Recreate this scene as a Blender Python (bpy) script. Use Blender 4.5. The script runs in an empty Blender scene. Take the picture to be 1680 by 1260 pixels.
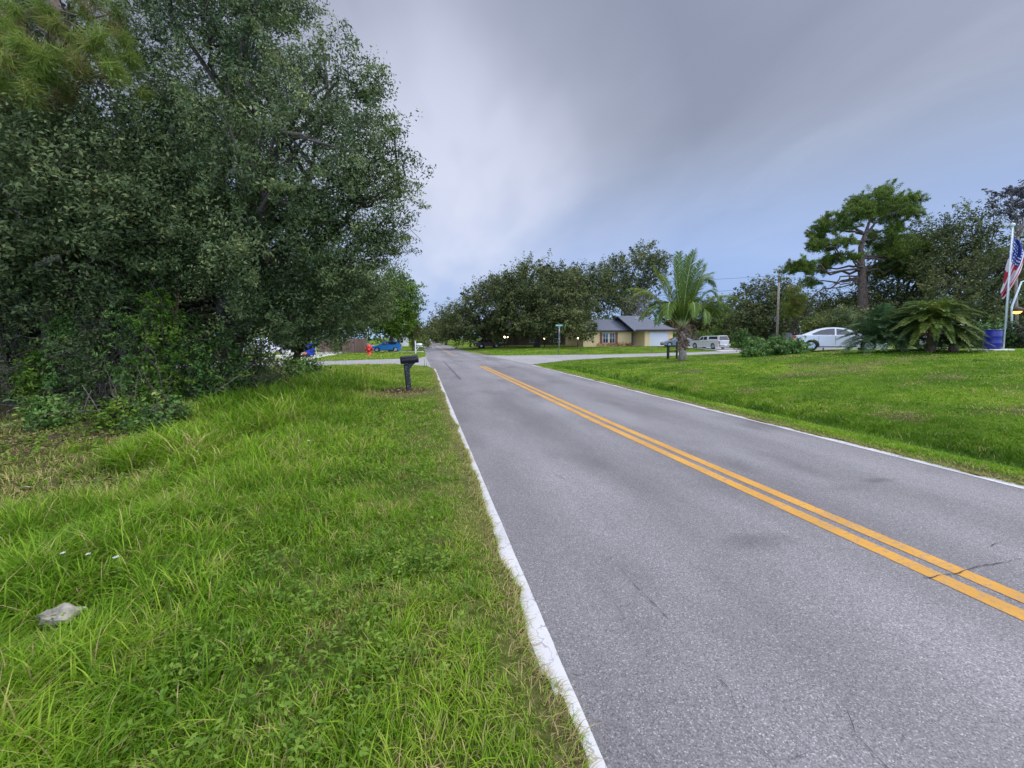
import bpy, math, random
import numpy as np
from mathutils import Vector, Matrix

rng = np.random.default_rng(7)
random.seed(7)
scene = bpy.context.scene
COL = scene.collection
PI = math.pi

# ------------------------------------------------------------------ camera
F, H = 690.0, 2.0
YAW, PITCH, ROLL = 0.2092864981102039, 0.08264714004259609, math.radians(-0.45)
CM = Matrix.Rotation(-YAW, 3, 'Z') @ Matrix.Rotation(PI / 2 - PITCH, 3, 'X') @ Matrix.Rotation(ROLL, 3, 'Z')
CMn = np.array(CM)
EYE = np.array([0, 0, H])
def ray(px, py):
    return CMn @ np.array([(px - 840) / F, -(py + 20 - 630) / F, -1.0])
def at(px, py, Z):
    """world point seen at that spot of the photograph at camera depth Z metres"""
    return EYE + Z * ray(px, py)
cam = bpy.data.cameras.new('camera')
cam.sensor_width = 36
cam.lens = F / 1680 * 36
cam.shift_y = -20 / 1680
cam.clip_start = 0.05
cam.clip_end = 5000
co = bpy.data.objects.new('camera', cam)
co.matrix_world = Matrix.Translation((0, 0, H)) @ CM.to_4x4()
COL.objects.link(co)
scene.camera = co

# ------------------------------------------------------------------ noise
def vnoise(x, y, seed=0):
    x = np.asarray(x, float); y = np.asarray(y, float)
    xi = np.floor(x).astype(np.int64); yi = np.floor(y).astype(np.int64)
    fx = x - xi; fy = y - yi
    fx = fx * fx * (3 - 2 * fx); fy = fy * fy * (3 - 2 * fy)
    def h(a, b):
        n = (a * 374761393 + b * 668265263 + seed * 144665) & 0x7fffffff
        n = ((n ^ (n >> 13)) * 1274126177) & 0x7fffffff
        return ((n ^ (n >> 16)) & 0xffff) / 65535.0
    return (h(xi, yi) * (1 - fx) * (1 - fy) + h(xi + 1, yi) * fx * (1 - fy)
            + h(xi, yi + 1) * (1 - fx) * fy + h(xi + 1, yi + 1) * fx * fy)
def fbm(x, y, seed=0, o=4):
    s = 0; a = .5; t = 0
    for i in range(o):
        s = s + a * vnoise(x * 2 ** i, y * 2 ** i, seed + i); t += a; a *= .5
    return s / t

# ------------------------------------------------------------------ terrain
RL, RR = 0.66, 7.66          # road edges
SN = np.array([(-90, 33.5), (-4.2, 33.2), (-1.5, 32.4), (.3, 30.6), (.7, 27.4), (7.66, 29.5), (9.96, 31.8), (12.6, 34.1), (17, 36.3), (22.6, 37.4), (28.8, 39.4), (35.2, 41.2), (90, 57)])
SF = np.array([(-90, 39.4), (-7.6, 40.1), (-2.2, 41.8), (-.2, 43), (.4, 46), (6, 52), (7, 46), (9, 44.8), (13.5, 44.1), (20, 43.1), (26.6, 44), (33, 45.2), (43.5, 49.2), (90, 65)])
def street(x, y):
    """how far inside the cross street, in metres (negative outside)"""
    return np.minimum(y - np.interp(x, SN[:, 0], SN[:, 1]), np.interp(x, SF[:, 0], SF[:, 1]) - y)
def roadx(y):
    xl = np.interp(y, [0, 27, 46, 60, 400], [RL, RL, .4, .4, .4]); xr = np.interp(y, [0, 29, 46, 58, 400], [RR, RR, 7.0, 6.1, 6.1])
    return xl, xr
def paved(x, y):
    xl, xr = roadx(y)
    return np.maximum(np.minimum(x - xl, xr - x), street(x, y))
def gz(x, y):
    x = np.asarray(x, float); y = np.asarray(y, float)
    d = x - RR
    f = np.interp(d, [0, .3, .9, 1.4, 2.1, 2.6, 3.4, 4.6, 8, 12, 16, 30],
                     [.012, .02, -.02, -.20, -.38, -.12, .10, .22, .50, .85, 1.05, 1.15])
    A = np.interp(y, [12, 16, 22, 26, 30, 34], [1.14, 1.14, .87, .45, .14, 0])
    zr = np.where(d > -.3, f * A, 0)
    pad = np.interp(y, [47, 57], [0, .36]) * np.interp(x, [8, 16], [0, 1])
    zl = np.where(x < RL + .2, np.interp(x, [-40, -8, -3, RL - .2, RL, RL + .2], [-.1, -.1, -.06, .022, .014, .014]), 0)
    zl = zl * np.interp(y, [24, 30, 31], [1, .3, 0])
    n = (fbm(x * .5, y * .5, 3, 3) - .5) * .10 + (fbm(x * 2.3, y * 2.3, 9, 2) - .5) * .05
    off = np.minimum(np.clip((RL - .1 - x) / 1.2, 0, 1) + np.clip((d - .2) / 1.2, 0, 1), 1)
    pv = paved(x, y)
    off = off * np.clip(-pv / 1.5, 0, 1)
    inroad = np.clip((pv + .052 - .10 * vnoise(x * .0 + np.where(x > 4, 50, 0), y * 1.6, 77) - .05 * vnoise(x * .0, y * 6.1, 78)) / .05, 0, 1)
    return (zr + pad + zl + n * off) * (1 - inroad) - .05 * inroad
def g1(x, y):
    return float(gz(np.array([x]), np.array([y]))[0])
def gp(px, py):
    """where the line of sight of a photograph spot meets the ground"""
    d = ray(px, py); t = 1.0
    for i in range(4000):
        P = EYE + d * t
        if P[2] <= g1(P[0], P[1]): break
        t *= 1.004
    return np.array([P[0], P[1], g1(P[0], P[1])])
def on(px, Z):
    """ground point under photograph column px at depth Z"""
    P = at(px, 552, Z)
    return np.array([P[0], P[1], g1(P[0], P[1])])

# ------------------------------------------------------------------ materials
def new_mat(name):
    m = bpy.data.materials.new(name); m.use_nodes = True
    nt = m.node_tree
    b = nt.nodes['Principled BSDF']
    return m, nt, b
def N(nt, t, **kw):
    n = nt.nodes.new(t)
    for k, v in kw.items():
        if k in n.inputs: n.inputs[k].default_value = v
        else: setattr(n, k, v)
    return n
def ramp(nt, stops, interp='LINEAR'):
    r = nt.nodes.new('ShaderNodeValToRGB'); r.color_ramp.interpolation = interp
    e = r.color_ramp.elements
    while len(e) < len(stops): e.new(.5)
    for el, (p, c) in zip(e, stops):
        el.position = p
        el.color = (c[0], c[1], c[2], 1) if hasattr(c, '__len__') else (c, c, c, 1)
    return r
def mat(name, c, rough=.6, metal=0, var=.15, scale=6, bump=0, spec=.5, coat=0, emit=None):
    m, nt, b = new_mat(name)
    L = nt.links
    tc = N(nt, 'ShaderNodeTexCoord')
    nz = N(nt, 'ShaderNodeTexNoise', Scale=scale, Detail=5.0)
    L.new(tc.outputs['Object'], nz.inputs['Vector'])
    r = ramp(nt, [(.3, [v * (1 - var) for v in c]), (.7, [min(1, v * (1 + var)) for v in c])])
    L.new(nz.outputs['Fac'], r.inputs['Fac'])
    L.new(r.outputs['Color'], b.inputs['Base Color'])
    b.inputs['Roughness'].default_value = rough
    b.inputs['Metallic'].default_value = metal
    b.inputs['Specular IOR Level'].default_value = spec
    b.inputs['Coat Weight'].default_value = coat
    b.inputs['Coat Roughness'].default_value = .08
    if bump:
        bp = N(nt, 'ShaderNodeBump', Strength=bump, Distance=.02)
        L.new(nz.outputs['Fac'], bp.inputs['Height']); L.new(bp.outputs['Normal'], b.inputs['Normal'])
    if emit:
        b.inputs['Emission Color'].default_value = (*emit[0], 1); b.inputs['Emission Strength'].default_value = emit[1]
    return m
def leafmat(name, stops, rough=.55, trans=.25, spec=.35):
    """foliage whose colour runs along a ramp by the leaf's own tint value"""
    m, nt, b = new_mat(name); L = nt.links
    a = N(nt, 'ShaderNodeAttribute', attribute_name='tint')
    r = ramp(nt, stops)
    L.new(a.outputs['Fac'], r.inputs['Fac'])
    L.new(r.outputs['Color'], b.inputs['Base Color'])
    b.inputs['Roughness'].default_value = rough
    b.inputs['Specular IOR Level'].default_value = spec
    tr = N(nt, 'ShaderNodeBsdfTranslucent'); L.new(r.outputs['Color'], tr.inputs['Color'])
    mx = N(nt, 'ShaderNodeMixShader', Fac=trans)
    L.new(b.outputs[0], mx.inputs[1]); L.new(tr.outputs[0], mx.inputs[2])
    L.new(mx.outputs[0], nt.nodes['Material Output'].inputs['Surface'])
    return m
def hx(s):
    s = s.lstrip('#'); c = [int(s[i:i + 2], 16) / 255 for i in (0, 2, 4)]
    return [v / 12.92 if v <= .04045 else ((v + .055) / 1.055) ** 2.4 for v in c]

M = {}
M['bark'] = mat('bark', (.10, .08, .065), .9, var=.45, scale=9, bump=.8, spec=.2)
M['pinebark'] = mat('pinebark', (.13, .095, .075), .9, var=.5, scale=7, bump=.9, spec=.2)
M['palebark'] = mat('palebark', (.26, .22, .18), .9, var=.4, scale=9, bump=.5, spec=.2)
M['oak'] = leafmat('oak', rough=.45, spec=.32, stops=[(0, (.040, .062, .022)), (.35, (.080, .122, .040)), (.7, (.165, .215, .070)), (.93, (.27, .32, .11)), (1, (.30, .28, .08))])
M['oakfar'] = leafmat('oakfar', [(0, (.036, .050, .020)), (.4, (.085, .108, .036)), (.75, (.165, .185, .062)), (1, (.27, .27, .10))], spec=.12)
M['olive'] = leafmat('olive', spec=.15, stops=[(0, (.045, .06, .022)), (.5, (.10, .14, .05)), (.85, (.19, .23, .08)), (1, (.30, .29, .11))])
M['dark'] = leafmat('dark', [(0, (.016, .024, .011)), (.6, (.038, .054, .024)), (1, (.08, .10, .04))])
M['shrub'] = leafmat('shrub', [(0, (.045, .095, .02)), (.5, (.105, .21, .04)), (.85, (.18, .31, .06)), (1, (.32, .37, .07))])
M['bright'] = leafmat('bright', [(0, (.04, .085, .012)), (.5, (.10, .19, .022)), (1, (.23, .33, .045))], spec=.12)
M['yellowgreen'] = leafmat('yellowgreen', [(0, (.06, .09, .015)), (.5, (.13, .17, .03)), (1, (.24, .26, .06))])
M['pine'] = leafmat('pine', [(0, (.06, .09, .016)), (.5, (.135, .20, .030)), (.85, (.22, .28, .045)), (1, (.30, .21, .08))], spec=.15)
M['cycad'] = leafmat('cycad', [(0, (.035, .08, .032)), (.5, (.095, .17, .062)), (1, (.19, .28, .10))], spec=.15)
M['sago'] = leafmat('sago', [(0, (.03, .05, .014)), (.5, (.11, .17, .028)), (.85, (.23, .28, .045)), (1, (.32, .18, .06))], rough=.4)
M['palm'] = leafmat('palm', [(0, (.045, .09, .012)), (.5, (.13, .21, .03)), (.8, (.25, .30, .05)), (1, (.50, .36, .03))], rough=.55, spec=.2)
M['purple'] = leafmat('purple', [(0, (.05, .045, .055)), (1, (.12, .11, .12))])
M['flower'] = leafmat('flower', [(0, (.7, .68, .62)), (1, (.8, .8, .75))])
M['croton'] = leafmat('croton', [(0, (.30, .05, .03)), (.5, (.5, .2, .1)), (1, (.2, .25, .05))])
M['grass'] = leafmat('grass', [(0, (.03, .085, .004)), (.25, (.065, .165, .008)), (.55, (.165, .31, .014)), (.78, (.31, .44, .035)), (.87, (.46, .42, .13)), (1, (.44, .33, .17))], rough=.5, trans=.35, spec=.18)

M['white'] = mat('white', (.78, .78, .78), .5, var=.05)
M['black'] = mat('black', (.012, .012, .014), .42, var=.3, scale=12, bump=.1)
M['rubber'] = mat('rubber', (.018, .018, .018), .8)
M['rim'] = mat('rim', (.55, .56, .58), .3, .7, var=.08)
M['glass'] = mat('glass', (.03, .035, .04), .06, var=.1, spec=.9)
M['chrome'] = mat('chrome', (.6, .6, .62), .2, .9)
M['redlight'] = mat('redlight', (.45, .02, .02), .2)
M['clearlight'] = mat('clearlight', (.75, .75, .75), .15)
M['galv'] = mat('galv', (.42, .43, .44), .45, .5, var=.2, scale=14)
M['darkwood'] = mat('darkwood', (.02, .018, .017), .7, var=.4, scale=12, bump=.3)
M['fencewood'] = mat('fencewood', (.23, .13, .085), .85, var=.35, scale=5, bump=.3)
m, nt, b = new_mat('board_wood'); L = nt.links
tc = N(nt, 'ShaderNodeTexCoord'); mp = N(nt, 'ShaderNodeMapping'); mp.inputs['Scale'].default_value = (6.25, .02, .25); L.new(tc.outputs['Object'], mp.inputs[0])
nz = N(nt, 'ShaderNodeTexNoise', Scale=1.0, Detail=3.0, Roughness=.7); L.new(mp.outputs[0], nz.inputs['Vector'])
r = ramp(nt, [(.3, (.10, .062, .045)), (.5, (.24, .15, .105)), (.7, (.36, .25, .19))]); L.new(nz.outputs['Fac'], r.inputs['Fac']); L.new(r.outputs['Color'], b.inputs['Base Color']); b.inputs['Roughness'].default_value = .85
M['fencewood'] = m
M['polewood'] = mat('polewood', (.30, .25, .21), .85, var=.3, scale=6)
M['concrete'] = mat('concrete', (.50, .48, .44), .85, var=.18, scale=4, bump=.15)
M['rock'] = mat('rock', (.29, .27, .22), .95, var=.5, scale=9, bump=1.0)

# ------------------------------------------------------------------ objects
def tag(o, label=None, cat=None, group=None, kind=None):
    if label: o['label'] = label
    if cat: o['category'] = cat
    if group: o['group'] = group
    if kind: o['kind'] = kind
    return o
def thing(name, label, cat, loc=(0, 0, 0), rz=0, group=None, rot=None):
    o = bpy.data.objects.new(name, None); COL.objects.link(o)
    o.empty_display_size = .2
    o.location = [float(v) for v in loc]
    o.rotation_euler = rot if rot else (0, 0, rz)
    return tag(o, label, cat, group)
def link(name, me, material, parent=None, world=False):
    o = bpy.data.objects.new(name, me)
    if material: me.materials.append(material)
    COL.objects.link(o)
    if parent:
        o.parent = parent
        if world: me.transform(Matrix.Translation(-Vector(parent.location)))
    return o
def np_mesh(name, V, loops, totals, tint=None, smooth=False):
    me = bpy.data.meshes.new(name)
    V = np.asarray(V, np.float32)
    me.vertices.add(len(V)); me.vertices.foreach_set('co', V.ravel())
    loops = np.asarray(loops, np.int32).ravel(); totals = np.asarray(totals, np.int32)
    me.loops.add(len(loops)); me.loops.foreach_set('vertex_index', loops)
    me.polygons.add(len(totals))
    st = np.zeros(len(totals), np.int32); st[1:] = np.cumsum(totals)[:-1]
    me.polygons.foreach_set('loop_start', st)
    if smooth: me.polygons.foreach_set('use_smooth', np.ones(len(totals), bool))
    if tint is not None:
        a = me.attributes.new('tint', 'FLOAT', 'POINT'); a.data.foreach_set('value', np.asarray(tint, np.float32))
    me.update(calc_edges=True)
    return me

class MB:
    """collects shapes for one mesh"""
    def __init__(s): s.v = []; s.f = []; s.s = []; s.t = []
    def add(s, V, Fc, smooth=False, tint=0.5):
        o = len(s.v); s.v += [tuple(map(float, p)) for p in V]; s.t += [tint] * len(V)
        for f in Fc: s.f.append([i + o for i in f]); s.s.append(smooth)
        return s
    def box(s, c, d, R=None, taper=1, bev=0):
        x, y, z = [v / 2 for v in d]
        if bev:
            b = min(bev, x * .9, y * .9, z * .9)
            V = []; ring = [(-x, -y + b), (-x + b, -y), (x - b, -y), (x, -y + b), (x, y - b), (x - b, y), (-x + b, y), (-x, y - b)]
            for zz, k in ((-z, b), (-z + b, 0), (z - b, 0), (z, b)):
                for (a, e) in ring: V.append((a * (1 - k / x), e * (1 - k / y), zz))
            Fc = [list(range(7, -1, -1)), list(range(24, 32))]
            for r in range(3):
                for i in range(8): Fc.append([r * 8 + i, r * 8 + (i + 1) % 8, r * 8 + 8 + (i + 1) % 8, r * 8 + 8 + i])
        else:
            t = taper
            V = [(-x, -y, -z), (x, -y, -z), (x, y, -z), (-x, y, -z), (-x * t, -y * t, z), (x * t, -y * t, z), (x * t, y * t, z), (-x * t, y * t, z)]
            Fc = [(3, 2, 1, 0), (4, 5, 6, 7), (0, 1, 5, 4), (1, 2, 6, 5), (2, 3, 7, 6), (3, 0, 4, 7)]
        if R is not None: V = [tuple(R @ Vector(p)) for p in V]
        return s.add([(p[0] + c[0], p[1] + c[1], p[2] + c[2]) for p in V], Fc)
    def tube(s, P, r, n=8, smooth=True, cap=True):
        P = [np.array(p, float) for p in P]
        r = [r] * len(P) if np.isscalar(r) else list(r)
        V = []; Fc = []; u = None
        for i, p in enumerate(P):
            t = P[min(i + 1, len(P) - 1)] - P[max(i - 1, 0)]; t = t / (np.linalg.norm(t) + 1e-9)
            if u is None:
                u = np.cross(t, (0, 0, 1) if abs(t[2]) < .9 else (1, 0, 0))
            u = u - t * np.dot(u, t); u = u / (np.linalg.norm(u) + 1e-9); w = np.cross(t, u)
            for k in range(n):
                a = 2 * PI * k / n
                V.append(p + r[i] * (u * math.cos(a) + w * math.sin(a)))
        for i in range(len(P) - 1):
            for k in range(n):
                Fc.append((i * n + k, i * n + (k + 1) % n, (i + 1) * n + (k + 1) % n, (i + 1) * n + k))
        if cap:
            Fc.append(tuple(range(n - 1, -1, -1))); Fc.append(tuple((len(P) - 1) * n + k for k in range(n)))
        return s.add(V, Fc, smooth)
    def lathe(s, prof, n=20, c=(0, 0, 0), smooth=True):
        return s.tube_rings([[(c[0] + r * math.cos(2 * PI * k / n), c[1] + r * math.sin(2 * PI * k / n), c[2] + z) for k in range(n)] for r, z in prof], smooth)
    def tube_rings(s, rings, smooth=True, cap=True):
        n = len(rings[0]); V = [p for r in rings for p in r]; Fc = []
        for i in range(len(rings) - 1):
            for k in range(n):
                Fc.append((i * n + k, i * n + (k + 1) % n, (i + 1) * n + (k + 1) % n, (i + 1) * n + k))
        if cap: Fc += [tuple(range(n - 1, -1, -1)), tuple((len(rings) - 1) * n + k for k in range(n))]
        return s.add(V, Fc, smooth)
    def prism(s, pts, y0, y1, smooth=False):
        """outline in x,z pushed from y0 to y1"""
        n = len(pts)
        V = [(x, y0, z) for x, z in pts] + [(x, y1, z) for x, z in pts]
        Fc = [tuple(range(n)), tuple(range(2 * n - 1, n - 1, -1))] + [(i, n + i, n + (i + 1) % n, (i + 1) % n) for i in range(n)]
        return s.add(V, Fc, smooth)
    def build(s, name, material, parent=None, world=False):
        me = bpy.data.meshes.new(name); me.from_pydata(s.v, [], s.f); 
        me.polygons.foreach_set('use_smooth', s.s)
        a = me.attributes.new('tint', 'FLOAT', 'POINT'); a.data.foreach_set('value', np.array(s.t, np.float32))
        me.update()
        return link(name, me, material, parent, world)

def unit(a): return a / (np.linalg.norm(a, axis=-1, keepdims=True) + 1e-9)
def leaves_mesh(name, C, nrm, L, W, tint, fold=.15, axis=None):
    n = len(C)
    nrm = unit(nrm)
    a = rng.normal(size=(n, 3)) if axis is None else axis
    a = unit(a - nrm * np.sum(a * nrm, 1, keepdims=True)); b = np.cross(nrm, a)
    L = np.broadcast_to(L, (n,))[:, None]; W = np.broadcast_to(W, (n,))[:, None]
    V = np.stack([C - a * L / 2, C + b * W / 2 + nrm * W * fold + a * L * .05, C + a * L / 2 - nrm * L * .08, C - b * W / 2 + nrm * W * fold + a * L * .05], 1).reshape(-1, 3)
    return np_mesh(name, V, np.arange(n * 4), np.full(n, 4), np.repeat(np.clip(tint, 0, 1), 4))
def sphere(n):
    return unit(rng.normal(size=(n, 3)))

def crown_pts(lobes, n_clump, per, rc, inner=.55, flat=.7, up=.35):
    """clump centres over a union of ellipsoids and the leaves round them"""
    lobes = np.array(lobes, float)
    w = (lobes[:, 3] * lobes[:, 4] * lobes[:, 5]) ** (2 / 3.); w /= w.sum()
    k = rng.choice(len(lobes), n_clump, p=w)
    u = sphere(n_clump); r = inner + (1 - inner) * rng.random(n_clump) ** .6
    r = r * (1 + .13 * np.clip(rng.normal(size=n_clump), -2, 1.7))
    cc = lobes[k, :3] + u * r[:, None] * lobes[k, 3:6]
    keep = np.ones(n_clump, bool)
    for i, l in enumerate(lobes):
        d = np.linalg.norm((cc - l[:3]) / l[3:6], axis=1)
        keep &= (d > .5) | (rng.random(n_clump) < .12)
    cc = cc[keep]; u = u[keep]
    m = len(cc); ct = rng.random(m)
    size = rc * (.55 + .9 * rng.random(m))
    npc = np.maximum(3, (per * (.45 + 1.1 * rng.random(m))).astype(int))
    idx = np.repeat(np.arange(m), npc); q = len(idx)
    ax = unit(u * .8 + rng.normal(size=(m, 3)) * .55 + np.array([0, 0, .12]))
    s_ = rng.random(q) * 2 - 1
    ball = sphere(q) * (rng.random(q) ** .45)[:, None] * np.array([1, 1, flat])
    P = cc[idx] + ax[idx] * (s_ * 1.15 * size[idx])[:, None] + ball * (size[idx] * .62 * (1 - .55 * s_))[:, None]
    nr = u[idx] * .5 + np.array([0, 0, up]) + rng.normal(size=P.shape) * .55
    return cc, P, nr, ct[idx]
def limb(mb, A, B, r0, r1, sag=.15, n=6, seg=6, wob=.06):
    A = np.array(A, float); B = np.array(B, float); D = B - A; l = np.linalg.norm(D)
    P = []
    for i in range(seg + 1):
        t = i / seg
        p = A + D * t + np.array([0, 0, sag * l * math.sin(PI * t)]) + (rng.normal(size=3) * wob * l * (0 < i < seg))
        P.append(p)
    mb.tube(P, list(np.linspace(r0, r1, seg + 1)), n)
    return P
def tree(name, label, cat, base, lobes, leaf=.09, lw=.4, clumps=900, per=60, rc=.5, material='oak', bark='bark', tr=.25,
         fork=.35, limbs=10, group=None, inner=.55, tintb=0, twigs=0, zmin=None, trunkpts=None):
    t = thing(name, label, cat, base, group=group)
    lob = np.array(lobes, float)
    cc, P, nr, ct = crown_pts(lobes, clumps, per, rc, inner)
    if zmin is not None:
        k = P[:, 2] > zmin; P, nr, ct = P[k], nr[k], ct[k]
    n = len(P)
    tint = .62 * ct ** 1.2 + .42 * rng.random(n) ** 1.4 + tintb
    L = leaf * (.65 + .7 * rng.random(n))
    me = leaves_mesh('crown', P, nr, L, L * lw, tint)
    link('crown', me, M[material], t, True)
    mb = MB(); base = np.array(base, float)
    cen = np.average(lob[:, :3], axis=0, weights=lob[:, 3]); top = cen
    fk = base + (cen - base) * fork + np.array([0, 0, 0]); fk[2] = base[2] + (cen[2] - base[2]) * fork
    pts = trunkpts or [base - [0, 0, .2], base + (fk - base) * .5 + rng.normal(size=3) * .1 * [1, 1, 0], fk]
    mb.tube(pts, [tr * 1.35] + list(np.linspace(tr * 1.05, tr * .85, len(pts) - 1)), 10)
    fk = np.array(pts[-1])
    for i in range(limbs):
        q = cc[rng.integers(len(cc))]
        PP = limb(mb, fk, q, tr * .55, tr * .08, .08)
        for j in range(3):
            q2 = cc[np.argsort(np.linalg.norm(cc - q, axis=1))[rng.integers(1, min(14, len(cc)))]]
            limb(mb, PP[3 + j % 3], q2, tr * .22, tr * .05, .05, 5, 4)
    for i in range(twigs):
        q = cc[rng.integers(len(cc))]; limb(mb, q, q + rng.normal(size=3) * .6, .014, .004, .05, 4, 4)
    mb.build('trunk', M[bark], t, True)
    return t
def lobe(px, py, rx, ry, Z, rd=None):
    P = at(px, py, Z); k = Z / F
    return (P[0], P[1], P[2], rx * k, (rd if rd else (rx + ry) / 2 * k), ry * k)

# ------------------------------------------------------------------ world
w = bpy.data.worlds.new('World'); scene.world = w; w.use_nodes = True
nt = w.node_tree; L = nt.links; nt.nodes.clear()
SUN_EL, SUN_AZ = math.radians(46), math.radians(104)      # azimuth clockwise from +Y
out = N(nt, 'ShaderNodeOutputWorld'); bg = N(nt, 'ShaderNodeBackground')
sky = N(nt, 'ShaderNodeTexSky'); sky.sky_type = 'NISHITA'; sky.sun_disc = False
sky.sun_elevation = SUN_EL; sky.sun_rotation = SUN_AZ; sky.air_density = 1.2
tc = N(nt, 'ShaderNodeTexCoord')
sep = N(nt, 'ShaderNodeSeparateXYZ'); L.new(tc.outputs['Generated'], sep.inputs[0])
# a flat cloud deck: direction / height gives the point of the deck overhead
zc = N(nt, 'ShaderNodeMath', operation='MAXIMUM'); L.new(sep.outputs['Z'], zc.inputs[0]); zc.inputs[1].default_value = .0
za = N(nt, 'ShaderNodeMath', operation='ADD'); L.new(zc.outputs[0], za.inputs[0]); za.inputs[1].default_value = .22
dv = N(nt, 'ShaderNodeVectorMath', operation='DIVIDE'); L.new(tc.outputs['Generated'], dv.inputs[0])
cmb = N(nt, 'ShaderNodeCombineXYZ')
for i in range(3): L.new(za.outputs[0], cmb.inputs[i])
L.new(cmb.outputs[0], dv.inputs[1])
mp = N(nt, 'ShaderNodeMapping'); L.new(dv.outputs[0], mp.inputs[0])
mp.inputs['Rotation'].default_value = (0, 0, math.radians(-62)); mp.inputs['Scale'].default_value = (1.1, .5, .35)
mp.inputs['Location'].default_value = (3.1, 1.45, 0)
n1 = N(nt, 'ShaderNodeTexNoise', Scale=1.15, Detail=7.0, Roughness=.50, Distortion=.35); L.new(mp.outputs[0], n1.inputs['Vector'])
cr = ramp(nt, [(.33, (.190, .208, .272)), (.45, (.232, .250, .322)), (.56, (.295, .315, .392)), (.68, (.42, .44, .52))])
L.new(n1.outputs['Fac'], cr.inputs['Fac'])
# open bluish strip low over the horizon, brighter deck overhead
hr = ramp(nt, [(0, 0.0), (.08, 0.04), (.26, .40), (.40, 1)]); L.new(sep.outputs['Z'], hr.inputs['Fac'])
n2 = N(nt, 'ShaderNodeTexNoise', Scale=2.2, Detail=3.0); L.new(mp.outputs[0], n2.inputs['Vector'])
hb = ramp(nt, [(.0, (.25, .46, .76)), (.06, (.185, .30, .57)), (.18, (.235, .34, .61)), (.36, (.26, .33, .49))]); L.new(sep.outputs['Z'], hb.inputs['Fac'])
mx = N(nt, 'ShaderNodeMix', data_type='RGBA'); L.new(hr.outputs['Color'], mx.inputs[0]); L.new(hb.outputs['Color'], mx.inputs[6]); L.new(cr.outputs['Color'], mx.inputs[7])
# thin bright break in the deck, low over the road
vd = N(nt, 'ShaderNodeVectorMath', operation='DOT_PRODUCT'); L.new(tc.outputs['Generated'], vd.inputs[0])
bd = ray(735, 320); bd = bd / np.linalg.norm(bd); vd.inputs[1].default_value = tuple(bd)
br = ramp(nt, [(.87, 0.0), (.95, .30), (.985, .75), (1, .9)]); L.new(vd.outputs['Value'], br.inputs['Fac'])
bn = N(nt, 'ShaderNodeMath', operation='MULTIPLY'); L.new(br.outputs['Color'], bn.inputs[0])
bnr = ramp(nt, [(.3, .35), (.65, 1.0)]); L.new(n2.outputs['Fac'], bnr.inputs['Fac']); L.new(bnr.outputs['Color'], bn.inputs[1])
mb_ = N(nt, 'ShaderNodeMix', data_type='RGBA'); L.new(bn.outputs[0], mb_.inputs[0]); L.new(mx.outputs[2], mb_.inputs[6]); mb_.inputs[7].default_value = (.52, .545, .66, 1)
zr = ramp(nt, [(.0, .19), (.62, .19), (.80, .90), (1, .95)]); L.new(sep.outputs['Z'], zr.inputs['Fac'])
zm = N(nt, 'ShaderNodeMath', operation='MULTIPLY'); L.new(zr.outputs['Color'], zm.inputs[0]); zm.inputs[1].default_value = 4.15
vb = N(nt, 'ShaderNodeVectorMath', operation='DOT_PRODUCT'); L.new(tc.outputs['Generated'], vb.inputs[0]); vb.inputs[1].default_value = (-math.sin(YAW - .25), -math.cos(YAW - .25), 0)  # unseen sky behind the camera, brightened to light what faces it
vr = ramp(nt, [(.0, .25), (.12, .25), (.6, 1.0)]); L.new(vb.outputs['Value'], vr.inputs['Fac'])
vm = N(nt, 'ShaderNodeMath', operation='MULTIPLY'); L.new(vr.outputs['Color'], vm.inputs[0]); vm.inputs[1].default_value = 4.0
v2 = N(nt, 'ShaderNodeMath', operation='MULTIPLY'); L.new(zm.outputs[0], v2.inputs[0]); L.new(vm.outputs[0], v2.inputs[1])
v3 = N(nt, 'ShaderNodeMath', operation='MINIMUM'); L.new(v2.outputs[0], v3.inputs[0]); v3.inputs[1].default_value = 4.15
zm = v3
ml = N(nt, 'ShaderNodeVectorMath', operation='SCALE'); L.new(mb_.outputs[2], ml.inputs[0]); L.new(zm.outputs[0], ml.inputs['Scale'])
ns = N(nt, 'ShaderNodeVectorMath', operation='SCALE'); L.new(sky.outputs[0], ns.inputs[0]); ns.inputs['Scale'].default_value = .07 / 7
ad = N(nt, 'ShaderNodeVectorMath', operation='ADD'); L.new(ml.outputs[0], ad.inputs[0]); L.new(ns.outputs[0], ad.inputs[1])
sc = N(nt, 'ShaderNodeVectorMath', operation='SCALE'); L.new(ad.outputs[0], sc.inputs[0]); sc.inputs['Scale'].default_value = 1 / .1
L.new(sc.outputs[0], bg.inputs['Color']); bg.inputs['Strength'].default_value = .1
L.new(bg.outputs[0], out.inputs['Surface'])
sl = bpy.data.lights.new('sun', 'SUN'); sl.energy = 1.2; sl.angle = math.radians(12); sl.color = (1, .95, .86)
so = bpy.data.objects.new('sun', sl); COL.objects.link(so)
sd = Vector((math.sin(SUN_AZ) * math.cos(SUN_EL), math.cos(SUN_AZ) * math.cos(SUN_EL), math.sin(SUN_EL)))
so.rotation_euler = sd.to_track_quat('Z', 'Y').to_euler(); so.location = (0, 0, 60)
scene.view_settings.view_transform = 'Standard'; scene.view_settings.look = 'None'
scene.view_settings.exposure = 0.75; scene.view_settings.gamma = 1.0

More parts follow.
